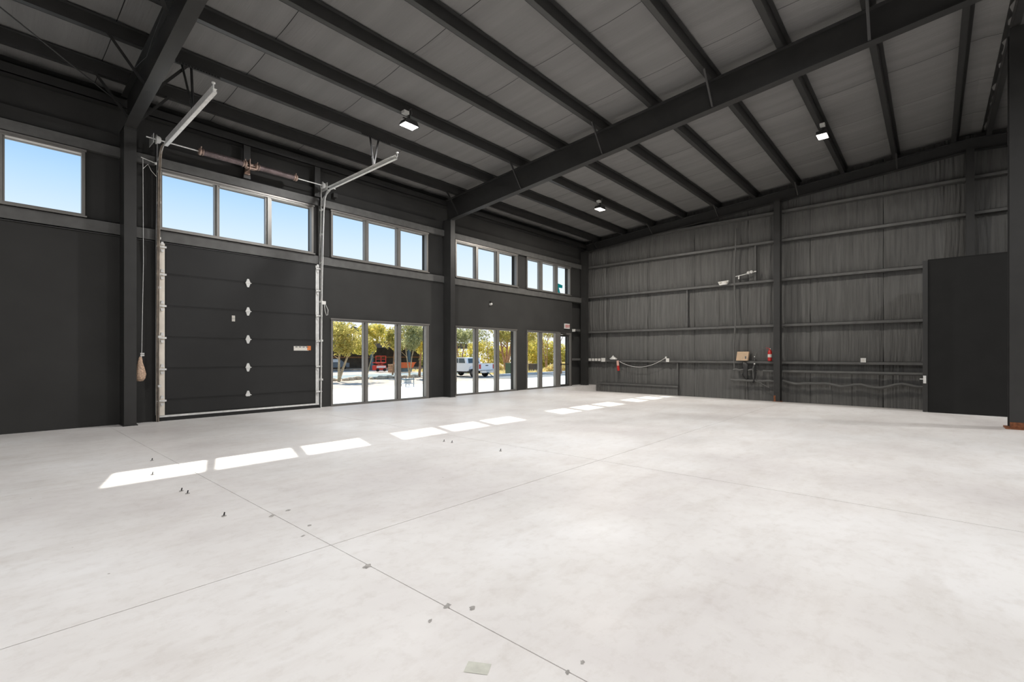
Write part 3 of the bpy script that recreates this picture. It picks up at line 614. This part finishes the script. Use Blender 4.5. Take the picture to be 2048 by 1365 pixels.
# ------------------------------------------------------------------ roof bracing rods and wire (left)
single(MB().tube([(2.08, 12.6, 6.65), (-7.4, 2.8, 7.62)], .012, 8), 'brace_rod', 'steel', 'thin steel brace rod crossing the roof at the upper left', 'rod')
single(MB().bar((2.06, 9.2, 6.95), (.6, 6.2, 7.3), .07, .008), 'brace_angle', 'steel', 'dark diagonal brace angle left of the first rafter', 'brace')
single(MB().tube([(2.0, 11.5, 6.95), (2.0, 10.3, 6.72), (2.0, 9.9, 6.85), (2.0, 8.0, 7.25), (2.0, 7.0, 7.3)], .006, 5), 'loose_wire', 'galv_dark', 'thin loose wire running along the first rafter', 'wire')

# ------------------------------------------------------------------ ceiling flood lamps
LAMPS = [(6.87, 9.40, 'bright round-glowing flood lamp under a purlin near the overhead door', .0), (15.6, 2.3, 'warm flood lamp on the right side of the roof', 1.), (15.6, 9.40, 'small distant flood lamp between far purlins', 1.)]
def lamp(x, y, label, warm, pw):
    z = zt(y)-.03
    t_ = thing('flood_lamp', label, 'lamp', (x, y, z-.4))
    MB().box(x-.16, x-.02, y-.08, y+.04, z-.05, z+.02).build('gear_box', 'white', t_)
    MB().tube([(x-.05, y-.02, z), (x+.02, y-.10, z+.10), (x+.08, y-.05, z+.02), (x+.05, y, z-.12)], .008, 6).build('cable', 'conduit', t_)
    MB().bar((x+.03, y, z), (x+.03, y, z-.14), .05, .012).bar((x-.14, y, z-.14), (x+.20, y, z-.14), .04, .012).build('yoke', 'galv_dark', t_)
    hs = MB().prism([(x-.17, z-.28), (x+.23, z-.28), (x+.17, z-.17), (x-.11, z-.17)], 'y', y-.13, y+.13).build('housing', 'galv_dark', t_)
    MB().box(x-.15, x+.21, y-.115, y+.115, z-.29, z-.281).build('lens', 'lens' if warm else 'lens_cool', hs)
    l = bpy.data.lights.new('flood', 'AREA'); l.shape = 'RECTANGLE'; l.size = .36; l.size_y = .23; l.energy = pw; l.color = (1, .94, .86) if warm else (1, .985, .97)
    lo = bpy.data.objects.new('flood', l); C.objects.link(lo); lo.parent = t_; lo.location = (.03, 0, .10); lo.location.z = (z-.295)-(z-.4)
LP = 260
for x, y, lb, wm in LAMPS: lamp(x, y, lb, wm, LP*(.55 if y < 5 else (1.25 if x > 10 else 1.0)))
k = 0
for x, y in [(6.87, 2.3), (-2.2, 9.4), (-2.2, 2.3), (6.87, -4.9), (15.6, -4.9), (-2.2, -4.9), (6.87, -12), (15.6, -12), (-2.2, -12)]:
    k += 1
    lamp(x, y, 'flood lamp of the roof grid %s' % ['above the camera', 'over the left bay by the window wall', 'over the left bay behind the camera', 'beyond the ridge in the middle bay', 'beyond the ridge in the far bay', 'beyond the ridge in the left bay', 'by the back wall in the middle bay', 'by the back wall in the far bay', 'by the back wall in the left bay'][k-1], 0, LP*((1.15 if x > 0 else (.25 if y > 5 else 1.2)) if y > 0 else (.8 if y > -6 else .15)))

# ------------------------------------------------------------------ outside
M['leaf_a'] = None
def leafmat(name, stops, trans=.45):
    m = bpy.data.materials.new(name); m.use_nodes = True; n = m.node_tree; n.nodes.clear()
    t = n.nodes.new('ShaderNodeTexCoord'); z_ = n.nodes.new('ShaderNodeTexNoise'); z_.inputs['Scale'].default_value = 1.7; z_.inputs['Detail'].default_value = 6; z_.inputs['Roughness'].default_value = .75
    n.links.new(t.outputs['Object'], z_.inputs['Vector']); r = n.nodes.new('ShaderNodeValToRGB'); n.links.new(z_.outputs['Fac'], r.inputs[0]); el = r.color_ramp.elements
    el[0].position, el[0].color = stops[0][0], (*stops[0][1], 1); el[1].position, el[1].color = stops[-1][0], (*stops[-1][1], 1)
    for p, c_ in stops[1:-1]: q = el.new(p); q.color = (*c_, 1)
    d = n.nodes.new('ShaderNodeBsdfDiffuse'); tl_ = n.nodes.new('ShaderNodeBsdfTranslucent'); x = n.nodes.new('ShaderNodeMixShader'); x.inputs[0].default_value = trans; o = n.nodes.new('ShaderNodeOutputMaterial')
    n.links.new(r.outputs[0], d.inputs[0]); n.links.new(r.outputs[0], tl_.inputs[0]); n.links.new(d.outputs[0], x.inputs[1]); n.links.new(tl_.outputs[0], x.inputs[2]); n.links.new(x.outputs[0], o.inputs[0]); return m
M['leaf_a'] = leafmat('olive_leaves', [(.30, (.16, .16, .05)), (.46, (.42, .38, .11)), (.58, (.78, .64, .20)), (.75, (.95, .82, .38))])
M['leaf_b'] = leafmat('yellow_green_leaves', [(.30, (.20, .22, .05)), (.44, (.55, .50, .12)), (.58, (.90, .74, .20)), (.75, (.97, .88, .4))])
M['leaf_c'] = leafmat('grey_green_leaves', [(.30, (.16, .18, .09)), (.5, (.42, .42, .20)), (.68, (.75, .68, .34))])
M['dry'] = leafmat('dry_grass', [(.3, (.55, .42, .16)), (.5, (.85, .70, .30)), (.7, (.95, .85, .5))], .3)
M['bark'] = mat('reddish_bark', (.42, .23, .12), .9, var=.35, scale=6)
M['bark_pale'] = mat('pale_bark', (.50, .38, .22), .9, var=.35, scale=6)
M['apron'] = mat('bright_concrete_apron', (.86, .84, .81), .8, var=.05, scale=.4)
M['gravel'] = mat('brown_gravel', (.55, .45, .35), .95, var=.35, scale=2.5)
M['asphalt'] = mat('grey_asphalt', (.20, .21, .21), .9, var=.10, scale=1)
M['kerb'] = mat('pale_kerb', (.78, .76, .72), .85, var=.06)
M['rock'] = mat('tan_edging_rock', (.58, .46, .32), .9, var=.3, scale=3)
M['blue_grey'] = mat('blue_grey_paving', (.16, .22, .23), .8, var=.15, scale=1)
M['shed_wall'] = mat('bronze_shed_wall', (.10, .085, .075), .7, var=.3, scale=1.5)
M['shed_light'] = mat('pale_shed_siding', (.80, .79, .76), .6, var=.05)
M['car_white'] = mat('white_car_paint', (.93, .92, .90), .25, var=.01, coat=.6)
M['car_glass'] = mat('dark_car_glass', (.06, .09, .10), .12, var=.05)
M['chrome'] = mat('chrome_bumper', (.55, .55, .55), .2, metal=.9)
M['tail_red'] = mat('tail_lamp_red', (.65, .02, .02), .25)
M['wheel'] = mat('grey_wheel_rim', (.22, .19, .18), .5, metal=.5)
M['machine_red'] = mat('red_machine_paint', (.62, .05, .03), .4, var=.1)
M['machine_orange'] = mat('orange_machine_paint', (.85, .16, .04), .45, var=.1)
M['util_green'] = mat('green_cabinet_paint', (.10, .15, .08), .5)
def gz(y): return 0 if y < 14 else max(-.6, -.0333*(y-14))
def ground(name, mt, x0, x1, y0, y1, lift=0, th=.3):
    ys = [y0]+[y for y in (14, 32) if y0 < y < y1]+[y1]; mb = MB(); vv = []; ff = []
    for y in ys: vv += [(x0, y, gz(y)-.03+lift), (x1, y, gz(y)-.03+lift), (x0, y, gz(y)-.03-th), (x1, y, gz(y)-.03-th)]
    for i in range(len(ys)-1):
        k = i*4; ff += [(k, k+1, k+5, k+4), (k+2, k+6, k+7, k+3), (k, k+4, k+6, k+2), (k+1, k+3, k+7, k+5)]
    k = (len(ys)-1)*4; ff += [(0, 2, 3, 1), (k, k+1, k+3, k+2)]
    return struct(mb.add(vv, ff).build(name, mt))
ground('ground', 'gravel', -60, 170, 13.42, 190, -.04, .5)
ground('concrete_apron', 'apron', -40, 80, 13.41, 24.4)
ground('road', 'asphalt', 29.5, 80, 24.4, 33.0, -.01)
ground('far_road', 'blue_grey', 10, 60, 39.5, 46, .0)  # dark bluish colour paints in the shade lying over this drive
# pale kerb beyond the road and rock edging
single(MB().box(36, 75, 33.0, 33.6, -.75, -.48), 'kerb', 'kerb', 'pale concrete kerb strip beyond the road outside', 'kerb')
re_ = thing('rock_edging', 'row of tan edging rocks outside beyond the gravel, seen through the first low window', 'rocks', (17, 37.3, -.63))
for i in range(46):
    x = 5+i*.52; y = 37.2+random.uniform(-.4, .4); r_ = random.uniform(.22, .40); mb = MB().lathe([(0, -.1), (r_, -.08), (r_*.95, r_*.35), (r_*.5, r_*.6), (0, r_*.65)], (x, y, -.62), 7)
    mb.v = [(p[0]+.18*noise.noise(Vector(p)*3), p[1]+.18*noise.noise(Vector(p)*3+Vector((5, 0, 0))), p[2]) for p in mb.v]; mb.build('rock', 'rock', re_)
def crown(mb, c, r, n_, ls):
    c = Vector(c)
    blobs = [(c+Vector((random.uniform(-.6, .6)*r[0], random.uniform(-.6, .6)*r[1], random.uniform(-.55, .6)*r[2])), random.uniform(.32, .55)) for _ in range(9)]
    for _ in range(n_):
        b_, k = random.choice(blobs)
        while True:
            p = Vector([random.uniform(-1, 1) for _ in range(3)])
            if .25 < p.length < 1: break
        p = b_+Vector((p.x*r[0]*k, p.y*r[1]*k, p.z*r[2]*k))
        a = Vector([random.gauss(0, 1) for _ in range(3)]).normalized(); b2 = a.orthogonal().normalized(); q = a.cross(b2); l = ls*random.uniform(.7, 1.3)
        mb.add([p-b2*l, p+q*l*.45, p+b2*l, p-q*l*.45], [(0, 1, 2, 3)])
def tree(x, y, h_, spread, label, leaf='leaf_a', stems=2, lean=0, bark='bark', n_=1500, ls=.13, cz=None, rz=None, tr=.12, name='tree'):
    z0 = gz(y)-.05; t_ = thing(name, label, 'tree', (x, y, z0), 'trees outside the storefront')
    cz = cz or h_*.68; rz = rz or h_*.36
    for i in range(stems):
        a = 2.1*i+.6; dx = math.cos(a)*.35*spread+lean; dy = math.sin(a)*.35*spread
        pts = [(x+.04*i, y, z0), (x+dx*.25, y+dy*.2, z0+h_*.18), (x+dx*.55, y+dy*.6, z0+h_*.36), (x+dx, y+dy, z0+h_*.62), (x+dx*1.25, y+dy*1.2, z0+h_*.85)]
        tk = MB().tube(pts, [tr, tr*.8, tr*.62, tr*.4, tr*.15], 8).build('trunk', bark, t_)
        for j in range(4):
            f_ = .4+.12*j; b0 = Vector(pts[2]).lerp(Vector(pts[4]), j/4); aa = a+j*1.9
            MB().tube([b0, b0+Vector((math.cos(aa)*spread*.35, math.sin(aa)*spread*.35, h_*.12)), b0+Vector((math.cos(aa)*spread*.6, math.sin(aa)*spread*.6, h_*.26))], [tr*.35, tr*.22, tr*.08], 6).build('branch', bark, tk)
    mb = MB(); crown(mb, (x+lean, y, z0+cz), (spread, spread, rz), n_, ls); o = mb.build('crown', leaf, t_, fix=False); o['kind'] = 'stuff'
    return t_
tree(19.3, 35.6, 4.9, 2.0, 'leaning two-stemmed olive tree outside in the left pane of the first low window', 'leaf_a', 2, .9, 'bark_pale', 3400, .12, cz=3.4, rz=1.55)
tree(18.3, 38.4, 5.0, 1.5, 'slender tree outside at the left edge of the first low window', 'leaf_a', 1, .2, 'bark', 2200, .12, cz=3.6, rz=1.6)
tree(25.5, 41.6, 5.6, 2.2, 'leafy tree outside hiding the shed in the middle pane of the first low window', 'leaf_b', 1, .8, 'bark_pale', 3800, .13, cz=3.7, rz=1.8, tr=.07)
tree(29.1, 42.5, 5.6, 1.7, 'thin-trunked tree outside behind the mullion of the first low window', 'leaf_a', 1, .1, 'bark', 2600, .13, cz=4.0, rz=1.9, tr=.09)
tree(26.9, 36.6, 5.4, 1.9, 'pale grey-green tree outside in the right pane of the first low window', 'leaf_c', 2, .3, 'bark_pale', 3200, .12, cz=3.7, rz=1.9, tr=.07)
tree(28.9, 37.7, 5.2, 1.2, 'reddish straight trunk tree outside in the right pane of the first low window', 'leaf_b', 1, .1, 'bark', 1300, .13, cz=3.5, rz=1.6, tr=.14)
tree(33.6, 41.9, 5.6, 1.6, 'tree outside at the right edge of the first low window', 'leaf_b', 2, 0, 'bark', 1500, .14, cz=3.6, rz=1.8, tr=.10)
tree(35.4, 39.0, 6.4, 2.5, 'spreading tree outside behind the white pickup truck', 'leaf_c', 2, .6, 'bark', 3000, .13, cz=4.6, rz=1.6, tr=.10)
tree(42.6, 38.6, 6.0, 2.2, 'thick multi-stemmed red-barked tree outside in the right pane of the second low window', 'leaf_a', 3, 0, 'bark', 2400, .13, cz=4.75, rz=1.45, tr=.22)
tree(38.6, 37.6, 7.0, 1.5, 'high overhanging branch tree outside above the truck tailgate', 'leaf_a', 1, -.5, 'bark', 600, .13, cz=6.2, rz=1.0, tr=.05)
tree(42.0, 34.9, 5.8, 1.9, 'forked tree outside in the left pane of the third low window', 'leaf_a', 2, .1, 'bark', 1700, .12, cz=4.6, rz=1.3, tr=.10)
tree(43.6, 31.2, 6.0, 1.8, 'slim red-trunked tree outside seen through the glass door', 'leaf_a', 1, -.2, 'bark', 1300, .12, cz=5.1, rz=1.1, tr=.10)
tree(49.5, 37.8, 6.5, 2.1, 'tree outside with hanging crown in the middle pane of the third low window', 'leaf_a', 2, .2, 'bark', 1700, .13, cz=5.4, rz=1.4, tr=.09)
def bush(x, y, rx, h_, label, leaf, n_=900, ls=.16):
    z0 = gz(y)-.05; t_ = thing('bush', label, 'bush', (x, y, z0), 'bushes beyond the road')
    MB().tube([(x, y, z0), (x+.1, y, z0+h_*.5), (x+.2, y+.1, z0+h_*.8)], [.08, .05, .02], 6).build('stem', 'bark', t_)
    mb = MB(); crown(mb, (x, y, z0+h_*.5), (rx, rx*.7, h_*.62), n_, ls); o = mb.build('foliage', leaf, t_, fix=False); o['kind'] = 'stuff'
hd = [(47, 57, 4, 3.6), (51.8, 54.7, 4.4, 4.0), (56, 51.0, 4.2, 3.6), (60, 49, 4, 3.8), (56.5, 45.5, 4, 4.2), (60, 43, 4, 4.3), (61, 39, 4, 4.0), (64, 36, 4, 3.9), (66, 40, 5, 5)]
mb = MB()
for x, y, rx, h_ in hd:
    z0 = gz(y)-.05; mb.tube([(x, y, z0), (x+.2, y+.1, z0+h_*.8)], [.12, .03], 6); crown(mb, (x, y, z0+h_*.5), (rx, rx*.7, h_*.62), 2600, .2)
o = single(mb, 'far_tree_line', 'leaf_b', 'yellow-green band of far trees and brush beyond the grass field', 'tree line'); o['kind'] = 'stuff'
for k, (x, y, rx, h_) in enumerate([(43.5, 41, 1.3, 1.1), (47.5, 40.5, 1.5, 1.3), (50, 35.5, 1.7, 1.2), (46.5, 34.7, 1.2, .9), (49.8, 34.9, 1.3, 1.3), (40.5, 34.6, .6, .6)]):
    bush(x, y, rx, h_, 'low golden dry shrub beyond the kerb, %s from the left' % ['second', 'third', 'fourth', 'fifth', 'last', 'first'][k], 'dry', 800, .12)
gm = MB(); 
for _ in range(9000):
    x = random.uniform(37, 72); y = random.uniform(34.8, 52); l = random.uniform(.15, .45); a = random.uniform(0, PI); dx, dy = .06*math.cos(a), .06*math.sin(a); z = gz(y)-.05
    gm.add([(x-dx, y-dy, z), (x+dx, y+dy, z), (x+random.uniform(-.1, .1), y+random.uniform(-.1, .1), z+l)], [(0, 1, 2)])
o = gm.build('dry_grass', 'dry', None, fix=False); tag(o, 'field of golden dry grass beyond the road and kerb', 'grass'); o['kind'] = 'stuff'
# long shed
sd = thing('equipment_shed', 'long dark open-fronted equipment shed behind the trees outside the first low window', 'building', (38, 60, -.6))
MB().box(16, 58, 66, 66.2, -.7, 4.0).build('back_wall', 'shed_wall', sd)
MB().box(16, 58, 60.0, 60.3, 2.5, 3.4).build('fascia', 'shed_wall', sd)
MB().add([(16, 59.6, 3.4), (58, 59.6, 3.4), (58, 66.5, 4.6), (16, 66.5, 4.6), (16, 59.6, 3.5), (58, 59.6, 3.5), (58, 66.5, 4.7), (16, 66.5, 4.7)], [(0, 1, 2, 3), (4, 7, 6, 5), (0, 4, 5, 1), (1, 5, 6, 2), (2, 6, 7, 3), (3, 7, 4, 0)]).build('roof', 'shed_light', sd)
for x in (18, 24.5, 31, 37.5, 44, 50.5, 57): MB().box(x, x+.35, 60, 60.35, -.6, 2.5).build('post', 'blue_grey', sd)
MB().box(16, 58, 60.5, 66, -.6, -.5).build('floor_slab', 'gravel', sd)
MB().box(16, 58, 65.8, 65.95, 1.0, 1.2).build('rail', 'bark', sd)
wb = thing('white_building', 'pale building gable showing above the shed outside', 'building', (41.5, 72, -.6))
MB().box(38.5, 45, 72, 80, -.6, 4.8).build('wall', 'shed_light', wb)
MB().prism([(38.2, 4.8), (45.3, 4.8), (41.7, 6.2)], 'y', 71.8, 80.2).build('roof', 'shed_wall', wb)
# parked dark car under the shed
pc = thing('parked_car', 'dark parked car with bright windscreen under the shed outside', 'car', (32.5, 62, -.5))
MB().prism([(30.2, -.25), (34.8, -.25), (34.8, .35), (34.0, .45), (33.3, .95), (31.5, .95), (30.8, .45), (30.2, .35)], 'y', 61.2, 62.9).build('body', 'asphalt', pc)
for x in (31.0, 34.0): MB().lathe([(0, -.1), (.3, -.1), (.3, .1), (0, .1)], (x, 61.25, -.25), 14, 'y').build('wheel', 'black_rubber', pc)
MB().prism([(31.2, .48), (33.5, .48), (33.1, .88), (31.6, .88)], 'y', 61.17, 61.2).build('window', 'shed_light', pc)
# red scissor lift
sl = thing('scissor_lift', 'red scissor lift standing in front of the shed outside', 'lift', (33.8, 52.3, -.6))
MB().box(33.1, 34.6, 51.9, 52.7, -.45, .15).build('chassis', 'machine_red', sl); MB().box(33.2, 34.5, 51.88, 51.9, -.15, .1).build('side_plate', 'shed_light', sl)
for x in (33.35, 34.35): MB().lathe([(0, -.08), (.2, -.08), (.2, .08), (0, .08)], (x, 51.9, -.4), 14, 'y').build('wheel', 'black_rubber', sl)
for a, b2 in (((33.2, .15), (34.5, .45)), ((34.5, .15), (33.2, .45))): MB().bar((a[0], 52.1, a[1]), (b2[0], 52.1, b2[1]), .06, .06).build('scissor_arm', 'machine_red', sl)
MB().box(33.1, 34.6, 51.9, 52.7, .45, .55).build('platform', 'machine_red', sl)
for x in (33.12, 33.85, 34.55): MB().box(x-.03, x+.03, 51.9, 51.96, .55, 1.35).build('rail_post', 'machine_red', sl)
MB().box(33.1, 34.6, 51.9, 51.95, 1.3, 1.37).box(33.1, 34.6, 51.9, 51.95, .92, .97).build('guard_rail', 'machine_red', sl)
# orange hopper trailer
hp = thing('orange_skip', 'orange steel skip outside beside a plank stack', 'skip', (34.8, 48.2, -.6))
MB().prism([(33.9, -.1), (35.6, -.1), (36.0, .55), (33.5, .55)], 'y', 47.7, 48.8).build('bin', 'machine_orange', hp)
MB().box(34.0, 35.5, 47.8, 48.7, -.6, -.1).build('base', 'blue_grey', hp)
MB().box(33.45, 36.05, 47.65, 47.72, .5, .58).build('rim', 'machine_orange', hp)
ps = thing('plank_stack', 'low brown stack of planks outside left of the orange skip', 'planks', (32.2, 49, -.6))
for k in range(4): MB().box(32.5, 33.4, 47.5, 48.4, -.6+k*.25, -.38+k*.25).build('plank', 'bark', ps)
# small grey cart on the apron
ct = thing('utility_cart', 'small pale utility cart standing on the concrete outside the first low window', 'cart', (16.3, 22.3, -.3))
MB().box(16.0, 16.6, 22.1, 22.6, .08, .14).build('top_tray', 'blue_grey', ct); MB().box(16.0, 16.6, 22.1, 22.6, -.15, -.10).build('lower_tray', 'kerb', ct)
for x in (16.02, 16.56):
    for y in (22.12, 22.56): MB().box(x, x+.03, y, y+.03, -.3, .2).build('leg', 'blue_grey', ct)
MB().box(16.15, 16.45, 22.2, 22.5, -.10, .06).build('bin', 'kerb', ct)
# utility boxes
ub = thing('utility_cabinet', 'green utility cabinet outside at the right edge of the second low window', 'cabinet', (38.3, 34.1, -.6))
MB().box(37.9, 38.8, 33.7, 34.5, -.6, .55).build('body', 'util_green', ub); MB().box(37.85, 38.85, 33.65, 34.55, .55, .62).build('lid', 'util_green', ub)
dc = thing('dark_shelter', 'small dark brown shelter far outside in the left pane of the third low window', 'shelter', (47.5, 37.2, -.6))
MB().box(46.4, 47.3, 37.5, 38.3, -.6, .28).build('body', 'shed_wall', dc); MB().box(46.3, 47.4, 37.4, 38.4, .28, .36).build('roof', 'shed_wall', dc)
# white pickup truck, tailgate towards the building
tk = thing('pickup_truck', 'white four-door pickup truck parked outside, tailgate towards the windows', 'truck', (32, 34.2, -.6))
X1, X2, Y1 = 31.1, 32.95, 31.5; ZB = -.6
def side(poly, name, mt, x0, x1, par=tk): return MB().prism([(Y1+a, ZB+b2) for a, b2 in poly], 'x', x0, x1).build(name, mt, par)
side([(0, .62), (0, 1.28), (1.75, 1.28), (1.75, .55), (1.55, .55), (1.45, .85), (1.2, 1.02), (.85, 1.02), (.6, .85), (.5, .58)], 'bed_side', 'car_white', X1, X1+.08)
side([(0, .62), (0, 1.28), (1.75, 1.28), (1.75, .55), (1.55, .55), (1.45, .85), (1.2, 1.02), (.85, 1.02), (.6, .85), (.5, .58)], 'bed_side', 'car_white', X2-.08, X2)
MB().box(X1+.1, X2-.1, Y1, Y1+.07, ZB+.66, ZB+1.26).build('tailgate', 'car_white', tk)
MB().box(X1+.75, X2-.75, Y1-.012, Y1, ZB+1.05, ZB+1.13).build('handle', 'black_rubber', tk)
MB().box(X1+.08, X2-.08, Y1+.07, Y1+1.75, ZB+.62, ZB+.72).build('bed_floor', 'asphalt', tk)
cabp = [(1.75, .5), (1.75, 1.25), (1.95, 1.80), (2.3, 1.86), (3.5, 1.84), (4.15, 1.28), (5.3, 1.18), (5.45, .95), (5.45, .5)]
side(cabp, 'cab', 'car_white', X1+.02, X2-.02)
for xa, xb in ((X1+.0, X1+.02), (X2-.02, X2)):
    side([(2.02, 1.30), (2.15, 1.74), (2.9, 1.75), (2.9, 1.30)], 'side_window', 'car_glass', xa, xb); side([(3.0, 1.30), (3.0, 1.75), (3.45, 1.74), (3.95, 1.30)], 'side_window', 'car_glass', xa, xb)
MB().add([(X1+.2, Y1+1.735, ZB+1.30), (X2-.2, Y1+1.735, ZB+1.30), (X2-.28, Y1+1.90, ZB+1.74), (X1+.28, Y1+1.90, ZB+1.74)], [(0, 1, 2, 3)]).build('rear_window', 'car_glass', tk, fix=False)
for x in (X1-.005, X2-.125): MB().box(x, x+.13, Y1-.02, Y1+.12, ZB+.78, ZB+1.2).build('tail_lamp', 'tail_red', tk)
MB().box(X1+.05, X2-.05, Y1-.16, Y1+.02, ZB+.40, ZB+.62).build('rear_bumper', 'chrome', tk)
MB().box(X1+.7, X2-.7, Y1-.17, Y1-.16, ZB+.5, ZB+.62).build('number_plate', 'shed_light', tk)
MB().box(X1+.25, X2-.25, Y1+.3, Y1+5.2, ZB+.35, ZB+.5).build('chassis', 'black_rubber', tk)
for yy in (1.03, 4.45):
    for x, d in ((X1+.02, 1), (X2-.26, 1)):
        wl = MB().lathe([(.2, 0), (.38, .02), (.40, .06), (.40, .20), (.38, .24), (.2, .24)], (x, Y1+yy, ZB+.38), 20, 'x').build('tyre', 'black_rubber', tk)
        MB().lathe([(0, .03), (.2, .01), (.2, .22), (0, .22)], (x, Y1+yy, ZB+.38), 14, 'x').build('rim', 'wheel', wl)
MB().bar((X1+.9, Y1-.15, ZB+.45), (X1+1.0, Y1-.7, ZB+.05), .08, .06).build('tow_hitch', 'blue_grey', tk)
